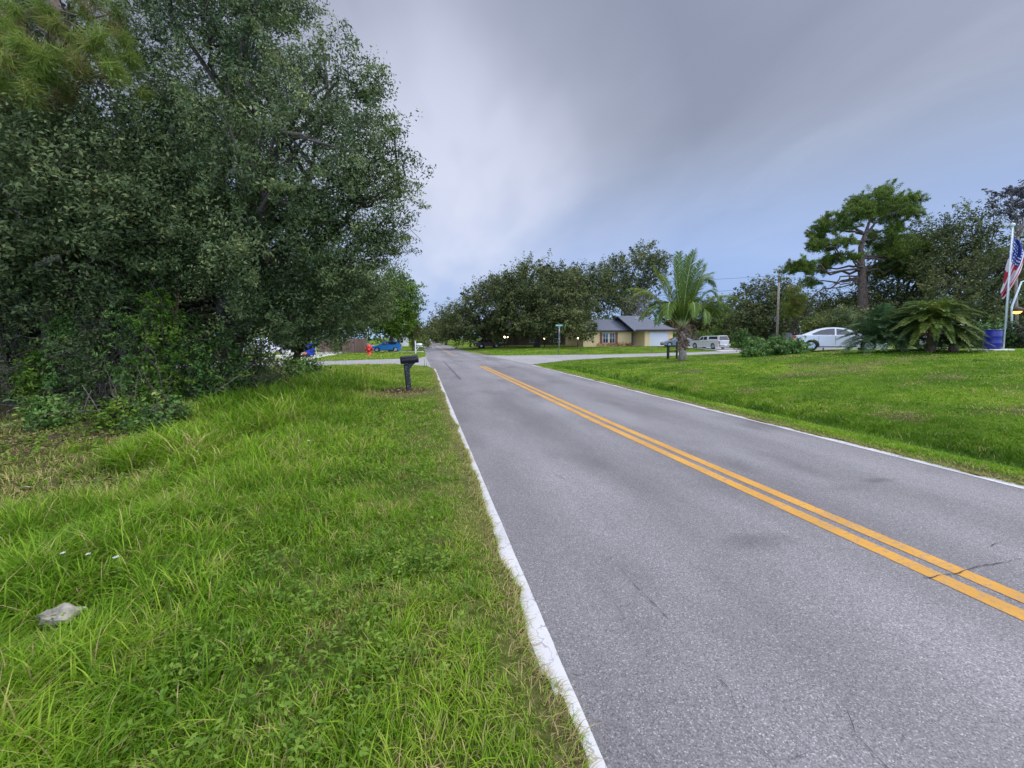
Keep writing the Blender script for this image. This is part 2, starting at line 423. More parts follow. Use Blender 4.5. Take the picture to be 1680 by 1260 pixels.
# ------------------------------------------------------------------ ground
def axis(parts):
    a = []
    for s, e, st in parts: a += list(np.arange(s, e, st))
    return np.array(a + [parts[-1][1]])
gx = axis([(-600, -60, 40), (-60, -16, 2), (-16, -2, .35), (-2, RL - .1, .12), (RL - .1, RL + .3, .05), (RL + .3, RR - .3, .7), (RR - .3, RR + 6, .12), (RR + 6, 32, .4), (32, 64, 2), (64, 600, 40)])
gy = axis([(-40, -2, 4), (-2, 14, .15), (14, 30, .3), (30, 48, .4), (48, 80, 1.5), (80, 200, 10), (200, 1500, 100)])
X, Y = np.meshgrid(gx, gy)
Z = gz(X.ravel(), Y.ravel())
nx, ny = len(gx), len(gy)
ii = (np.arange(ny - 1)[:, None] * nx + np.arange(nx - 1)[None, :]).ravel()
fc = np.stack([ii, ii + 1, ii + nx + 1, ii + nx], 1)
def soil(x, y):
    """where litter and thin dry turf show instead of green: 0 green .. 1 bare"""
    s = np.zeros_like(x)
    for cx, cy, rx, ry, a in ((-7.3, 10.3, 2.6, 1.5, 1), (-5.3, 6.9, 1.3, .9, .8), (-1.3, 15.6, 1.7, 1.1, .75), (-.6, 16.4, .6, .5, .8), (-6.7, 8.5, 1.7, 1.3, .85), (-11, 12.5, 4, 3, .9), (-9.5, 16.5, 4.5, 4, .95), (-16, 18, 9, 9, 1)):
        d = ((x - cx) / rx) ** 2 + ((y - cy) / ry) ** 2
        s = np.maximum(s, a * np.clip(1.5 - d - (fbm(x * 1.7, y * 1.7, 21, 3) - .5) * 1.6, 0, 1))
    e = RL - x
    s = np.maximum(s, np.where((e > -.3) & (y < 60), np.clip(1 - e / (.16 + .25 * vnoise(x * 0, y * 1.7, 4)), 0, 1) * .9, 0))
    d = x - RR
    s = np.maximum(s, np.where((d > -.3) & (d < 2), np.clip(1 - d / (.2 + .45 * vnoise(x * 0, y * 1.1, 6)), 0, 1) * .95, 0))
    s = np.maximum(s, np.where(d > 3, np.clip((fbm(x * .55, y * .8, 33, 3) - .60) * 5, 0, .6), 0))
    return s
SO = soil(X.ravel(), Y.ravel())
SO = np.maximum(SO, np.where((X.ravel() < RL) & (Y.ravel() < 27), .50 - .3 * np.clip((Y.ravel() - 10) / 12, 0, 1), 0))
m, nt, b = new_mat('lawn'); L = nt.links
tc = N(nt, 'ShaderNodeTexCoord')
na = N(nt, 'ShaderNodeTexNoise', Scale=.35, Detail=6.0); L.new(tc.outputs['Object'], na.inputs['Vector'])
nb = N(nt, 'ShaderNodeTexNoise', Scale=14.0, Detail=9.0, Roughness=.8); L.new(tc.outputs['Object'], nb.inputs['Vector'])
nm = N(nt, 'ShaderNodeMath', operation='MULTIPLY_ADD'); L.new(na.outputs['Fac'], nm.inputs[0]); nm.inputs[1].default_value = .55; 
nh = N(nt, 'ShaderNodeMath', operation='MULTIPLY'); L.new(nb.outputs['Fac'], nh.inputs[0]); nh.inputs[1].default_value = .5; L.new(nh.outputs[0], nm.inputs[2])
gr = ramp(nt, [(.36, (.030, .060, .006)), (.5, (.085, .15, .010)), (.62, (.15, .22, .016)), (.74, (.25, .26, .05))]); L.new(nm.outputs[0], gr.inputs['Fac'])
sr = ramp(nt, [(.35, (.04, .028, .014)), (.5, (.10, .072, .04)), (.65, (.22, .165, .095))]); L.new(nb.outputs['Fac'], sr.inputs['Fac'])
at_ = N(nt, 'ShaderNodeAttribute', attribute_name='tint')
ms = N(nt, 'ShaderNodeMix', data_type='RGBA'); L.new(at_.outputs['Fac'], ms.inputs[0]); L.new(gr.outputs['Color'], ms.inputs[6]); L.new(sr.outputs['Color'], ms.inputs[7])
L.new(ms.outputs[2], b.inputs['Base Color']); b.inputs['Roughness'].default_value = .95; b.inputs['Specular IOR Level'].default_value = .1
bp = N(nt, 'ShaderNodeBump', Strength=.7, Distance=.06); L.new(nb.outputs['Fac'], bp.inputs['Height']); L.new(bp.outputs['Normal'], b.inputs['Normal'])
M['lawn'] = m
me = np_mesh('ground', np.stack([X.ravel(), Y.ravel(), Z], 1), fc, np.full(len(fc), 4), SO, True)
tag(link('ground', me, m), kind='structure')

# ------------------------------------------------------------------ roads
def asphalt(name, lo, hi, stone, cracks=True):
    m, nt, b = new_mat(name); L = nt.links
    tc = N(nt, 'ShaderNodeTexCoord')
    big = N(nt, 'ShaderNodeTexNoise', Scale=.5, Detail=5.0, Roughness=.6)
    mp = N(nt, 'ShaderNodeMapping'); mp.inputs['Scale'].default_value = (1, .28, 1); L.new(tc.outputs['Object'], mp.inputs[0]); L.new(mp.outputs[0], big.inputs['Vector'])
    c1 = ramp(nt, [(.3, lo), (.7, hi)]); L.new(big.outputs['Fac'], c1.inputs['Fac'])
    vo = N(nt, 'ShaderNodeTexVoronoi', Scale=140.0); L.new(tc.outputs['Object'], vo.inputs['Vector'])
    sepc = N(nt, 'ShaderNodeSeparateColor'); L.new(vo.outputs['Color'], sepc.inputs[0])
    st = ramp(nt, [(0, .46), (.22, .80), (.6, 1.0), (.86, 1.26), (.965, stone), (1, stone * 1.35)]); L.new(sepc.outputs[0], st.inputs['Fac'])
    mu = N(nt, 'ShaderNodeMix', data_type='RGBA', blend_type='MULTIPLY'); mu.inputs[0].default_value = 1
    L.new(c1.outputs['Color'], mu.inputs[6]); L.new(st.outputs['Color'], mu.inputs[7])
    last = mu.outputs[2]
    if 'pale' not in name:      # polished wheel tracks along each lane
        sx = N(nt, 'ShaderNodeSeparateXYZ'); L.new(tc.outputs['Object'], sx.inputs[0])
        nw = N(nt, 'ShaderNodeTexNoise', Scale=.35, Detail=3.0); L.new(tc.outputs['Object'], nw.inputs['Vector'])
        ws = N(nt, 'ShaderNodeMath', operation='MULTIPLY_ADD'); L.new(nw.outputs['Fac'], ws.inputs[0]); ws.inputs[1].default_value = .8; L.new(sx.outputs[0], ws.inputs[2])
        wm = N(nt, 'ShaderNodeMath', operation='MULTIPLY'); L.new(ws.outputs[0], wm.inputs[0]); wm.inputs[1].default_value = 2 * PI / 1.72
        wsn = N(nt, 'ShaderNodeMath', operation='SINE'); L.new(wm.outputs[0], wsn.inputs[0])
        wr_ = ramp(nt, [(0, .90), (1, 1.07)]); wa = N(nt, 'ShaderNodeMath', operation='MULTIPLY_ADD'); L.new(wsn.outputs[0], wa.inputs[0]); wa.inputs[1].default_value = .5; wa.inputs[2].default_value = .5
        L.new(wa.outputs[0], wr_.inputs['Fac'])
        mw = N(nt, 'ShaderNodeMix', data_type='RGBA', blend_type='MULTIPLY'); mw.inputs[0].default_value = 1; L.new(last, mw.inputs[6]); L.new(wr_.outputs['Color'], mw.inputs[7]); last = mw.outputs[2]
    n2 = N(nt, 'ShaderNodeTexNoise', Scale=30.0, Detail=4.0); L.new(tc.outputs['Object'], n2.inputs['Vector'])
    if False:
        # a few long wandering cracks: iso-lines of a stretched noise, broken up by a second one
        for sc_, seed, wd in ((.42, 3.7, .0024), (.9, 11.3, .0030)):
            mpk = N(nt, 'ShaderNodeMapping'); mpk.inputs['Location'].default_value = (seed, seed * 2, seed); mpk.inputs['Scale'].default_value = (1, .55, 1); L.new(tc.outputs['Object'], mpk.inputs[0])
            nk = N(nt, 'ShaderNodeTexNoise', Scale=sc_, Detail=7.0, Roughness=.62); L.new(mpk.outputs[0], nk.inputs['Vector'])
            ab = N(nt, 'ShaderNodeMath', operation='SUBTRACT'); L.new(nk.outputs['Fac'], ab.inputs[0]); ab.inputs[1].default_value = .5
            a2 = N(nt, 'ShaderNodeMath', operation='ABSOLUTE'); L.new(ab.outputs[0], a2.inputs[0])
            lt = N(nt, 'ShaderNodeMath', operation='LESS_THAN'); L.new(a2.outputs[0], lt.inputs[0]); lt.inputs[1].default_value = wd
            nq = N(nt, 'ShaderNodeTexNoise', Scale=.8, Detail=2.0); mq = N(nt, 'ShaderNodeMapping'); mq.inputs['Location'].default_value = (seed * 3, 7, 1); L.new(tc.outputs['Object'], mq.inputs[0]); L.new(mq.outputs[0], nq.inputs['Vector'])
            gt = N(nt, 'ShaderNodeMath', operation='GREATER_THAN'); L.new(nq.outputs['Fac'], gt.inputs[0]); gt.inputs[1].default_value = .52
            mk = N(nt, 'ShaderNodeMath', operation='MULTIPLY'); L.new(lt.outputs[0], mk.inputs[0]); L.new(gt.outputs[0], mk.inputs[1])
            m7 = N(nt, 'ShaderNodeMath', operation='MULTIPLY'); L.new(mk.outputs[0], m7.inputs[0]); m7.inputs[1].default_value = .75
            mc = N(nt, 'ShaderNodeMix', data_type='RGBA'); L.new(m7.outputs[0], mc.inputs[0]); L.new(last, mc.inputs[6]); mc.inputs[7].default_value = (.03, .028, .03, 1)
            last = mc.outputs[2]
    if 'pale' not in name:      # oil and damp spots
        no = N(nt, 'ShaderNodeTexNoise', Scale=.55, Detail=2.0); mo = N(nt, 'ShaderNodeMapping'); mo.inputs['Location'].default_value = (5.2, 1.1, 0); mo.inputs['Scale'].default_value = (1.4, .6, 1); L.new(tc.outputs['Object'], mo.inputs[0]); L.new(mo.outputs[0], no.inputs['Vector'])
        ro = ramp(nt, [(.58, 1.0), (.66, .86), (.76, .62)]); L.new(no.outputs['Fac'], ro.inputs['Fac'])
        mo2 = N(nt, 'ShaderNodeMix', data_type='RGBA', blend_type='MULTIPLY'); mo2.inputs[0].default_value = 1; L.new(last, mo2.inputs[6]); L.new(ro.outputs['Color'], mo2.inputs[7])
        last = mo2.outputs[2]
        for px, py, rx_, ry_, dk in ((1243, 888, .42, .20, .70), (1442, 788, .30, .10, .62), (1395, 800, .5, .12, .85), (1120, 745, .5, .5, .86), (905, 690, .7, 1.2, .88)):
            d_ = ray(px, py); q_ = EYE + d_ * (-H / d_[2])
            sb = N(nt, 'ShaderNodeVectorMath', operation='SUBTRACT'); L.new(tc.outputs['Object'], sb.inputs[0]); sb.inputs[1].default_value = tuple(q_)
            nn_ = N(nt, 'ShaderNodeTexNoise', Scale=3.0, Detail=4.0); L.new(tc.outputs['Object'], nn_.inputs['Vector'])
            dv_ = N(nt, 'ShaderNodeVectorMath', operation='DIVIDE'); L.new(sb.outputs[0], dv_.inputs[0]); dv_.inputs[1].default_value = (rx_, ry_, 1)
            ln_ = N(nt, 'ShaderNodeVectorMath', operation='LENGTH'); L.new(dv_.outputs[0], ln_.inputs[0])
            ad_ = N(nt, 'ShaderNodeMath', operation='ADD'); L.new(ln_.outputs['Value'], ad_.inputs[0]); L.new(nn_.outputs['Fac'], ad_.inputs[1])
            rs_ = ramp(nt, [(.5, dk), (1.0, 1.0)]); sc_ = N(nt, 'ShaderNodeMath', operation='MULTIPLY'); L.new(ad_.outputs[0], sc_.inputs[0]); sc_.inputs[1].default_value = .62; L.new(sc_.outputs[0], rs_.inputs['Fac'])
            ms_ = N(nt, 'ShaderNodeMix', data_type='RGBA', blend_type='MULTIPLY'); ms_.inputs[0].default_value = 1; L.new(last, ms_.inputs[6]); L.new(rs_.outputs['Color'], ms_.inputs[7]); last = ms_.outputs[2]
    L.new(last, b.inputs['Base Color'])
    b.inputs['Roughness'].default_value = .68; b.inputs['Specular IOR Level'].default_value = .45
    bp = N(nt, 'ShaderNodeBump', Strength=.55, Distance=.006)
    hm = N(nt, 'ShaderNodeMath', operation='ADD'); L.new(sepc.outputs[1], hm.inputs[0]); L.new(n2.outputs['Fac'], hm.inputs[1])
    L.new(hm.outputs[0], bp.inputs['Height']); L.new(bp.outputs['Normal'], b.inputs['Normal'])
    return m
M['asphalt'] = asphalt('asphalt', (.140, .131, .130), (.250, .237, .234), 1.65, False)
M['asphalt_pale'] = asphalt('asphalt_pale', (.27, .26, .25), (.34, .33, .32), 1.5, False)
ys = axis([(-30, -2, 7), (-2, 60, .5), (60, 200, 10), (200, 1400, 200)])
xl, xr = roadx(ys)
edge = xl - .08 + .0 * ys
cols = 8
V = []; Fq = []
for i, yy in enumerate(ys):
    for k in range(cols + 1):
        t = k / cols
        V.append((edge[i] * (1 - t) + (xr[i] + .02 * math.sin(yy * 1.7) + .05 * (vnoise(np.array([yy * .8]), np.array([3.3]), 5)[0] - .5)) * t, yy, 0.0))
for i in range(len(ys) - 1):
    for k in range(cols):
        a = i * (cols + 1) + k; Fq.append((a, a + 1, a + cols + 2, a + cols + 1))
tag(link('road', np_mesh('road', V, np.array(Fq), np.full(len(Fq), 4)), M['asphalt']), kind='structure')
def strip(name, A, B, z, material):
    n = len(A); V = [(p[0], p[1], z) for p in A] + [(p[0], p[1], z) for p in B]
    Fq = [(i, i + 1, n + i + 1, n + i) for i in range(n - 1)]
    return tag(link(name, np_mesh(name, V, np.array(Fq), np.full(len(Fq), 4)), material), kind='structure')
for (x0, x1) in ((-90, 1.0), (6.8, 90)):
    xs = np.unique(np.concatenate([np.linspace(x0, x1, 40), SN[:, 0][(SN[:, 0] > x0) & (SN[:, 0] < x1)], SF[:, 0][(SF[:, 0] > x0) & (SF[:, 0] < x1)]]))
    strip('cross_street', [(x, np.interp(x, SN[:, 0], SN[:, 1])) for x in xs], [(x, np.interp(x, SF[:, 0], SF[:, 1])) for x in xs], -.004, M['asphalt_pale'])

def paint(name, c, wear, dirt):
    m, nt, b = new_mat(name); L = nt.links
    tc = N(nt, 'ShaderNodeTexCoord')
    n1 = N(nt, 'ShaderNodeTexNoise', Scale=22.0, Detail=6.0, Roughness=.7); L.new(tc.outputs['Object'], n1.inputs['Vector'])
    n2 = N(nt, 'ShaderNodeTexNoise', Scale=1.6, Detail=4.0); L.new(tc.outputs['Object'], n2.inputs['Vector'])
    r = ramp(nt, [(.3, [v * .8 for v in c]), (.65, c)]); L.new(n2.outputs['Fac'], r.inputs['Fac'])
    vo = N(nt, 'ShaderNodeTexVoronoi', feature='DISTANCE_TO_EDGE', Scale=1.7); mp = N(nt, 'ShaderNodeMapping'); mp.inputs['Scale'].default_value = (1.5, .8, 1)
    ad = N(nt, 'ShaderNodeVectorMath', operation='ADD'); ns = N(nt, 'ShaderNodeTexNoise', Scale=3.0, Detail=4.0); L.new(tc.outputs['Object'], ns.inputs['Vector'])
    L.new(tc.outputs['Object'], ad.inputs[0]); L.new(ns.outputs['Color'], ad.inputs[1]); L.new(ad.outputs[0], mp.inputs[0]); L.new(mp.outputs[0], vo.inputs['Vector'])
    cr = N(nt, 'ShaderNodeMath', operation='LESS_THAN'); L.new(vo.outputs['Distance'], cr.inputs[0]); cr.inputs[1].default_value = .010
    wr = ramp(nt, [(wear, 0.0), (wear + .06, .85)]); L.new(n1.outputs['Fac'], wr.inputs['Fac'])
    mxm = N(nt, 'ShaderNodeMath', operation='MAXIMUM'); L.new(cr.outputs[0], mxm.inputs[0]); L.new(wr.outputs['Color'], mxm.inputs[1])
    m8 = N(nt, 'ShaderNodeMath', operation='MULTIPLY'); L.new(mxm.outputs[0], m8.inputs[0]); m8.inputs[1].default_value = .8
    mx = N(nt, 'ShaderNodeMix', data_type='RGBA'); L.new(m8.outputs[0], mx.inputs[0]); L.new(r.outputs['Color'], mx.inputs[6]); mx.inputs[7].default_value = (*dirt, 1)
    L.new(mx.outputs[2], b.inputs['Base Color']); b.inputs['Roughness'].default_value = .7
    bp = N(nt, 'ShaderNodeBump', Strength=.3, Distance=.004); L.new(n1.outputs['Fac'], bp.inputs['Height']); L.new(bp.outputs['Normal'], b.inputs['Normal'])
    return m
M['yellow'] = paint('yellow_paint', (.58, .285, .03), .535, (.25, .20, .15))
M['yellow_old'] = paint('yellow_paint_old', (.42, .26, .12), .52, (.22, .20, .19))
M['white_paint'] = paint('white_paint', (.56, .55, .54), .57, (.26, .25, .25))
yy = axis([(-6, 29, .25)])
cx = np.interp(yy, [-6, 2, 5, 9, 29.5], [4.45, 4.28, 4.20, 4.11, 4.02])
for o, wd in ((-.155, .165), (.115, .16)):
    o2 = np.interp(yy, [0, 9, 29], [o, o, o])
    strip('yellow_line', np.stack([cx + o2 - wd / 2, yy], 1), np.stack([cx + o2 + wd / 2, yy], 1), .004, M['yellow'])
y2 = axis([(48, 300, 4)])
for o in (-.13, .13):
    strip('yellow_line', np.stack([3.35 + o - .07 + 0 * y2, y2], 1), np.stack([3.35 + o + .07 + 0 * y2, y2], 1), .004, M['yellow_old'])
yy = axis([(-6, 27.4, .08)])
rag = .07 * vnoise(yy * 1.3, yy * 0, 8) + .05 * vnoise(yy * 5, yy * 0, 9)
strip('white_line', np.stack([.64 + rag * .15, yy], 1), np.stack([.785 + 0 * yy + .006 * vnoise(yy * 6, yy * 0, 3), yy], 1), .005, M['white_paint'])
yy = axis([(-2, 29, .1)])
rag = np.clip(.03 + .10 * (vnoise(yy * .8, yy * 0, 18) - .3) + .05 * vnoise(yy * 3, yy * 0, 19), .004, .2)
strip('white_line', np.stack([RR - .13 - rag * .35, yy], 1), np.stack([RR + .02 + 0 * rag, yy], 1), .005, M['white_paint'])
M['tyremark'] = mat('tyremark', (.085, .082, .09), .7, var=.35, scale=9)
yy = axis([(20, 36.5, .5)])
strip('tyre_mark', np.stack([1.66 + .02 * vnoise(yy, yy * 0, 2), yy], 1), np.stack([1.84 - .03 * vnoise(yy, yy * 0, 5) - .05 * (yy - 20) / 16, yy], 1), .004, M['tyremark'])
# cracks in the asphalt
V = []; Fq = []
def crack(pts, wd):
    P = [np.array(gp_road(*p)) for p in pts]; Q = []
    for a, b_ in zip(P[:-1], P[1:]):
        n_ = max(2, int(np.linalg.norm(b_ - a) / .05))
        for i in range(n_): Q.append(a + (b_ - a) * i / n_)
    Q = np.array(Q + [P[-1]]); t_ = np.arange(len(Q)); sd = random.random() * 99
    Q[:, 0] += .10 * (fbm(t_ * .16, t_ * 0 + sd, 5, 4) - .5); Q[:, 1] += .10 * (fbm(t_ * .16, t_ * 0 + sd + 9, 6, 4) - .5)
    o_ = len(V)
    for i in range(len(Q)):
        d = Q[min(i + 1, len(Q) - 1)] - Q[max(i - 1, 0)]; nn = np.array([-d[1], d[0]]) / (np.linalg.norm(d[:2]) + 1e-9)
        w_ = 1.25 * wd * (.15 + 1.2 * random.random() ** 2) * min(1, i / 4 + .1, (len(Q) - 1 - i) / 4 + .1)
        V.append((Q[i][0] - nn[0] * w_, Q[i][1] - nn[1] * w_, .009)); V.append((Q[i][0] + nn[0] * w_, Q[i][1] + nn[1] * w_, .009))
    for i in range(len(Q) - 1): Fq.append((o_ + 2 * i, o_ + 2 * i + 1, o_ + 2 * i + 3, o_ + 2 * i + 2))
def gp_road(px, py):
    d = ray(px, py); return (EYE + d * (-H / d[2]))[:2]
for pts, wd in (([(985, 905), (1040, 960), (1085, 1005), (1110, 1035)], .0028), ([(1145, 1085), (1190, 1130), (1210, 1175)], .003), ([(1215, 1195), (1260, 1240), (1300, 1275)], .003),
                ([(1375, 1145), (1395, 1205), (1450, 1258), (1480, 1290)], .003), ([(1690, 918), (1600, 928), (1572, 940), (1500, 952)], .004), ([(1535, 985), (1560, 1010), (1585, 1030)], .003),
                ([(1160, 935), (1200, 970)], .002), ([(1400, 925), (1440, 938)], .002), ([(1270, 1035), (1320, 1075), (1350, 1090)], .002), ([(1005, 1200), (1060, 1245), (1080, 1275)], .003),
                ([(905, 775), (960, 800)], .003), ([(1190, 1250), (1270, 1240), (1330, 1225)], .002), ([(1610, 900), (1660, 882)], .003)): crack(pts, wd)
M['crack'] = mat('crack', (.045, .042, .043), .9)
tag(link('road_cracks', np_mesh('road_cracks', V, np.array(Fq), np.full(len(Fq), 4)), M['crack']), kind='structure')
# driveways
def flat(name, pts, z, material):
    V = []; n = 10
    a, b_, c, d = [np.array(p, float) for p in pts]
    for i in range(n + 1):
        for j in range(n + 1):
            p = (a * (1 - i / n) + b_ * i / n) * (1 - j / n) + (d * (1 - i / n) + c * i / n) * j / n
            V.append((p[0], p[1], g1(p[0], p[1]) + z))
    Fq = [(i * (n + 1) + j, (i + 1) * (n + 1) + j, (i + 1) * (n + 1) + j + 1, i * (n + 1) + j + 1) for i in range(n) for j in range(n)]
    return tag(link(name, np_mesh(name, V, np.array(Fq), np.full(len(Fq), 4)), material), kind='structure')
flat('driveway', [(37, 46.5), (42.5, 48.2), (42.5, 62), (37, 62)], .05, M['concrete'])
flat('driveway', [(23.5, 21.5), (29.5, 16.5), (36, 22), (30, 28)], .07, M['concrete'])
flat('driveway', [(-18, 42), (-10.5, 42), (-10.5, 66), (-18, 66)], .03, M['concrete'])
flat('driveway', [(-12, 62), (.2, 59.5), (.2, 63), (-12, 68)], .03, M['concrete'])

# ------------------------------------------------------------------ grass
def blades(name, x, y, h, wd, tint, lean=.5, rows=3, az=None):
    n = len(x); z = gz(x, y)
    az = rng.random(n) * 2 * PI if az is None else az
    d = np.stack([np.cos(az), np.sin(az), 0 * az], 1)
    fa = az + PI / 2 + rng.normal(size=n) * .5
    sd = np.stack([np.cos(fa), np.sin(fa), 0 * fa], 1)
    ln = np.abs(lean * (.35 + .9 * rng.random(n)))
    B = np.stack([x, y, z - .01], 1)
    V = np.zeros((n, rows * 2 + 1, 3))
    for r in range(rows + 1):
        t = r / rows
        c = B + d * (h * ln * t ** 1.9)[:, None] + np.array([0, 0, 1]) * (h * (t - .38 * ln * t ** 2.6))[:, None]
        if r < rows:
            hw = (wd * .5 * (1 - .55 * t))[:, None]
            V[:, 2 * r] = c - sd * hw; V[:, 2 * r + 1] = c + sd * hw
        else: V[:, 2 * rows] = c
    k = rows * 2 + 1
    pat = []; tot = []
    for r in range(rows - 1): pat += [2 * r, 2 * r + 1, 2 * r + 3, 2 * r + 2]; tot.append(4)
    pat += [2 * rows - 2, 2 * rows - 1, 2 * rows]; tot.append(3)
    loops = (np.arange(n)[:, None] * k + np.array(pat)[None]).ravel()
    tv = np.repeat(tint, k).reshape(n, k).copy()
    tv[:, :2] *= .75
    me = np_mesh(name, V.reshape(-1, 3), loops, np.tile(tot, n), np.clip(tv, 0, 1).ravel())
    return me
def scatter(x0, x1, y0, y1, n, tuft, spread):
    k = int(n / tuft)
    cx = x0 + (x1 - x0) * rng.random(k); cy = y0 + (y1 - y0) * rng.random(k)
    x = np.repeat(cx, tuft) + rng.normal(size=k * tuft) * spread
    y = np.repeat(cy, tuft) + rng.normal(size=k * tuft) * spread
    global AZ
    AZ = np.arctan2(y - np.repeat(cy, tuft), x - np.repeat(cx, tuft)) + rng.normal(size=k * tuft) * .7
    return x, y, np.repeat(rng.random(k), tuft)
def seen(x, y, m=.34):
    """near enough to the view to be worth planting (a generous margin either side)"""
    z = x * math.sin(YAW) + y * math.cos(YAW); xc = x * math.cos(YAW) - y * math.sin(YAW)
    return (z > .9) & (np.abs(xc) < z * (840 / F + m) + .6)
GX = []; GY = []; GH = []; GW = []; GT = []; GL = []; GA = []
def plant(x, y, h, wd, tint, lean):
    GX.append(x); GY.append(y); GH.append(h); GW.append(wd); GT.append(tint); GL.append(lean); GA.append(AZ)
def left_zone(x0, x1, y0, y1, dens, wmul, tuft=9):
    n = int((x1 - x0) * (y1 - y0) * dens)
    x, y, ct = scatter(x0, x1, y0, y1, n, tuft, .05 * wmul ** .5)
    e = RL - .03 - x + .10 * (fbm(y * 2.2, y * 0, 40, 3) - .6)
    s = soil(x, y)
    gap = fbm(x * 3.1, y * 3.1, 55, 2)
    k = (paved(x, y) < 0) & (e > 0) & seen(x, y) & (rng.random(len(x)) > np.clip(s - .2, 0, .93)) & (rng.random(len(x)) > np.clip((.45 - gap) * 5, 0, .75))
    x, y, ct, e, s = x[k], y[k], ct[k], e[k], s[k]
    global AZ
    AZ = AZ[k]
    pn = fbm(x * .9, y * .9, 50, 3); p2 = fbm(x * 2.8, y * 2.8, 51, 2)
    h = np.interp(e, [0, .3, .8, 1.6, 3, 5], [.05, .075, .105, .15, .25, .28]) * (.5 + 1.0 * pn) * (.75 + .5 * ct)
    tall = np.clip((fbm(x * .45, y * .45, 52, 2) - .42) * 6, 0, 1) * np.clip((e - 2.2) / 1.5, 0, 1)
    nearb = np.clip((25 - y) / 5, 0, 1)
    far = nearb * np.clip((y - 7.5) / 3, 0, 1) * np.clip((e - 1.5) / 1.2, 0, 1)
    bank = nearb * np.clip((-2.2 - x - .0 * y) / 1.5, 0, 1) * np.clip((y - 10) / 3, 0, 1)
    h = h * (1 + .5 * tall) * (.45 + .55 * nearb) + .12 * far + .26 * bank
    woods = np.clip((x + 7.2) / 2, 0, 1); stn = np.exp(-(((x + 2.55) / .35) ** 2 + ((y - 3.35) / .4) ** 2))
    far = far * woods; bank = bank * woods; tall = tall * woods
    mow = np.exp(-(((x + .2) / 1.6) ** 2 + ((y - 15.3) / 1.8) ** 2))
    h = h * (1 - .72 * np.clip(mow * 1.5, 0, 1)) * (1 - .75 * np.clip(s, 0, 1))
    h = h * (.5 + .8 * rng.random(len(x))) * (1 - .72 * stn) * (.55 + .45 * woods)
    tint = .18 + .34 * pn + .28 * p2 + .26 * (ct - .5) + .28 * (rng.random(len(x)) - .5)
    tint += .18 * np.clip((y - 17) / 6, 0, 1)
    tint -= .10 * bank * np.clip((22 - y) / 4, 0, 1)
    dry = (rng.random(len(x)) < .07 + .5 * s + .05 * np.clip(2.2 - e, 0, 1) + .35 * np.clip((p2 - .62) * 4, 0, 1) + .25 * np.exp(-e * 8))
    tint = np.where(dry, .86 + .14 * rng.random(len(x)), tint)
    wd = (.0045 + .0050 * rng.random(len(x))) * wmul * (.8 + 1.2 * h)
    plant(x, y, np.maximum(h, .02), wd, tint, .5 + .9 * rng.random(len(x)))
left_zone(-4, RL, .6, 3.2, 5200, 1.0, 13)
left_zone(-6.5, RL, 3.2, 6.5, 3000, 1.25, 12)
left_zone(-11, RL, 6.5, 11, 1700, 1.8)
left_zone(-12, RL, 11, 19, 900, 2.6, 7)
left_zone(-11, RL, 19, 33.6, 420, 4.2, 6)
left_zone(-20, .3, 40, 66, 36, 11, 5)
def right_zone(x0, x1, y0, y1, dens, wmul, tuft=6):
    n = int((x1 - x0) * (y1 - y0) * dens)
    x, y, ct = scatter(x0, x1, y0, y1, n, tuft, .05 * wmul ** .5)
    d = x - RR - .02 - .12 * (fbm(y * 1.5, y * 0, 60, 3) - .35); s = soil(x, y)
    k = (paved(x, y) < -.03) & (d > 0) & seen(x, y, 1.0) & (rng.random(len(x)) > np.clip(s - .1, 0, .95))
    k &= ~((x + y > 44.9) & (x - y > 1.8) & (x - y < 13.2)) & ~((x > 36.8) & (y > 46) & (x < 42.7))
    x, y, ct, d, s = x[k], y[k], ct[k], d[k], s[k]
    global AZ
    AZ = AZ[k]
    pn = fbm(x * .7, y * .7, 70, 3); p2 = fbm(x * 2.1, y * 2.1, 71, 2)
    sw = np.exp(-((d - 2.0) / .55) ** 2) * np.clip((29 - y) / 4, 0, 1)
    h = (.045 + .03 * pn) * (1 + 2.9 * sw) * (.6 + .8 * rng.random(len(x)))
    tint = .08 + .50 * pn + .30 * p2 + .22 * (ct - .5) + .14 * (rng.random(len(x)) - .5) + .12 * np.exp(-((d - .75) / .5) ** 2) - .17 * sw
    dry = rng.random(len(x)) < .03 + .5 * s + .5 * np.clip((p2 - .58) * 4, 0, 1) * (d > 2.5)
    tint = np.where(dry, .86 + .12 * rng.random(len(x)), tint)
    plant(x, y, h, (.005 + .004 * rng.random(len(x))) * wmul, tint, .4 + .7 * rng.random(len(x)))
right_zone(RR, 11.5, 1.0, 9, 1500, 1.9)
right_zone(RR, 14, 9, 17, 620, 2.9)
right_zone(11.5, 27, 1.0, 9, 420, 3.2)
right_zone(14, 28, 9, 17, 260, 3.8)
right_zone(RR, 30, 17, 37, 120, 6.5)
right_zone(4, 45, 44, 60, 30, 12, 5)
order = np.concatenate([np.full(len(a), i) for i, a in enumerate(GX)])
gx_, gy_, gh_, gw_, gt_, gl_, ga_ = [np.concatenate(a) for a in (GX, GY, GH, GW, GT, GL, GA)]
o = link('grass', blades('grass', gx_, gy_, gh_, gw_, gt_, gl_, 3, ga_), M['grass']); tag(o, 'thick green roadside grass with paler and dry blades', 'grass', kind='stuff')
print('blades', len(gx_))
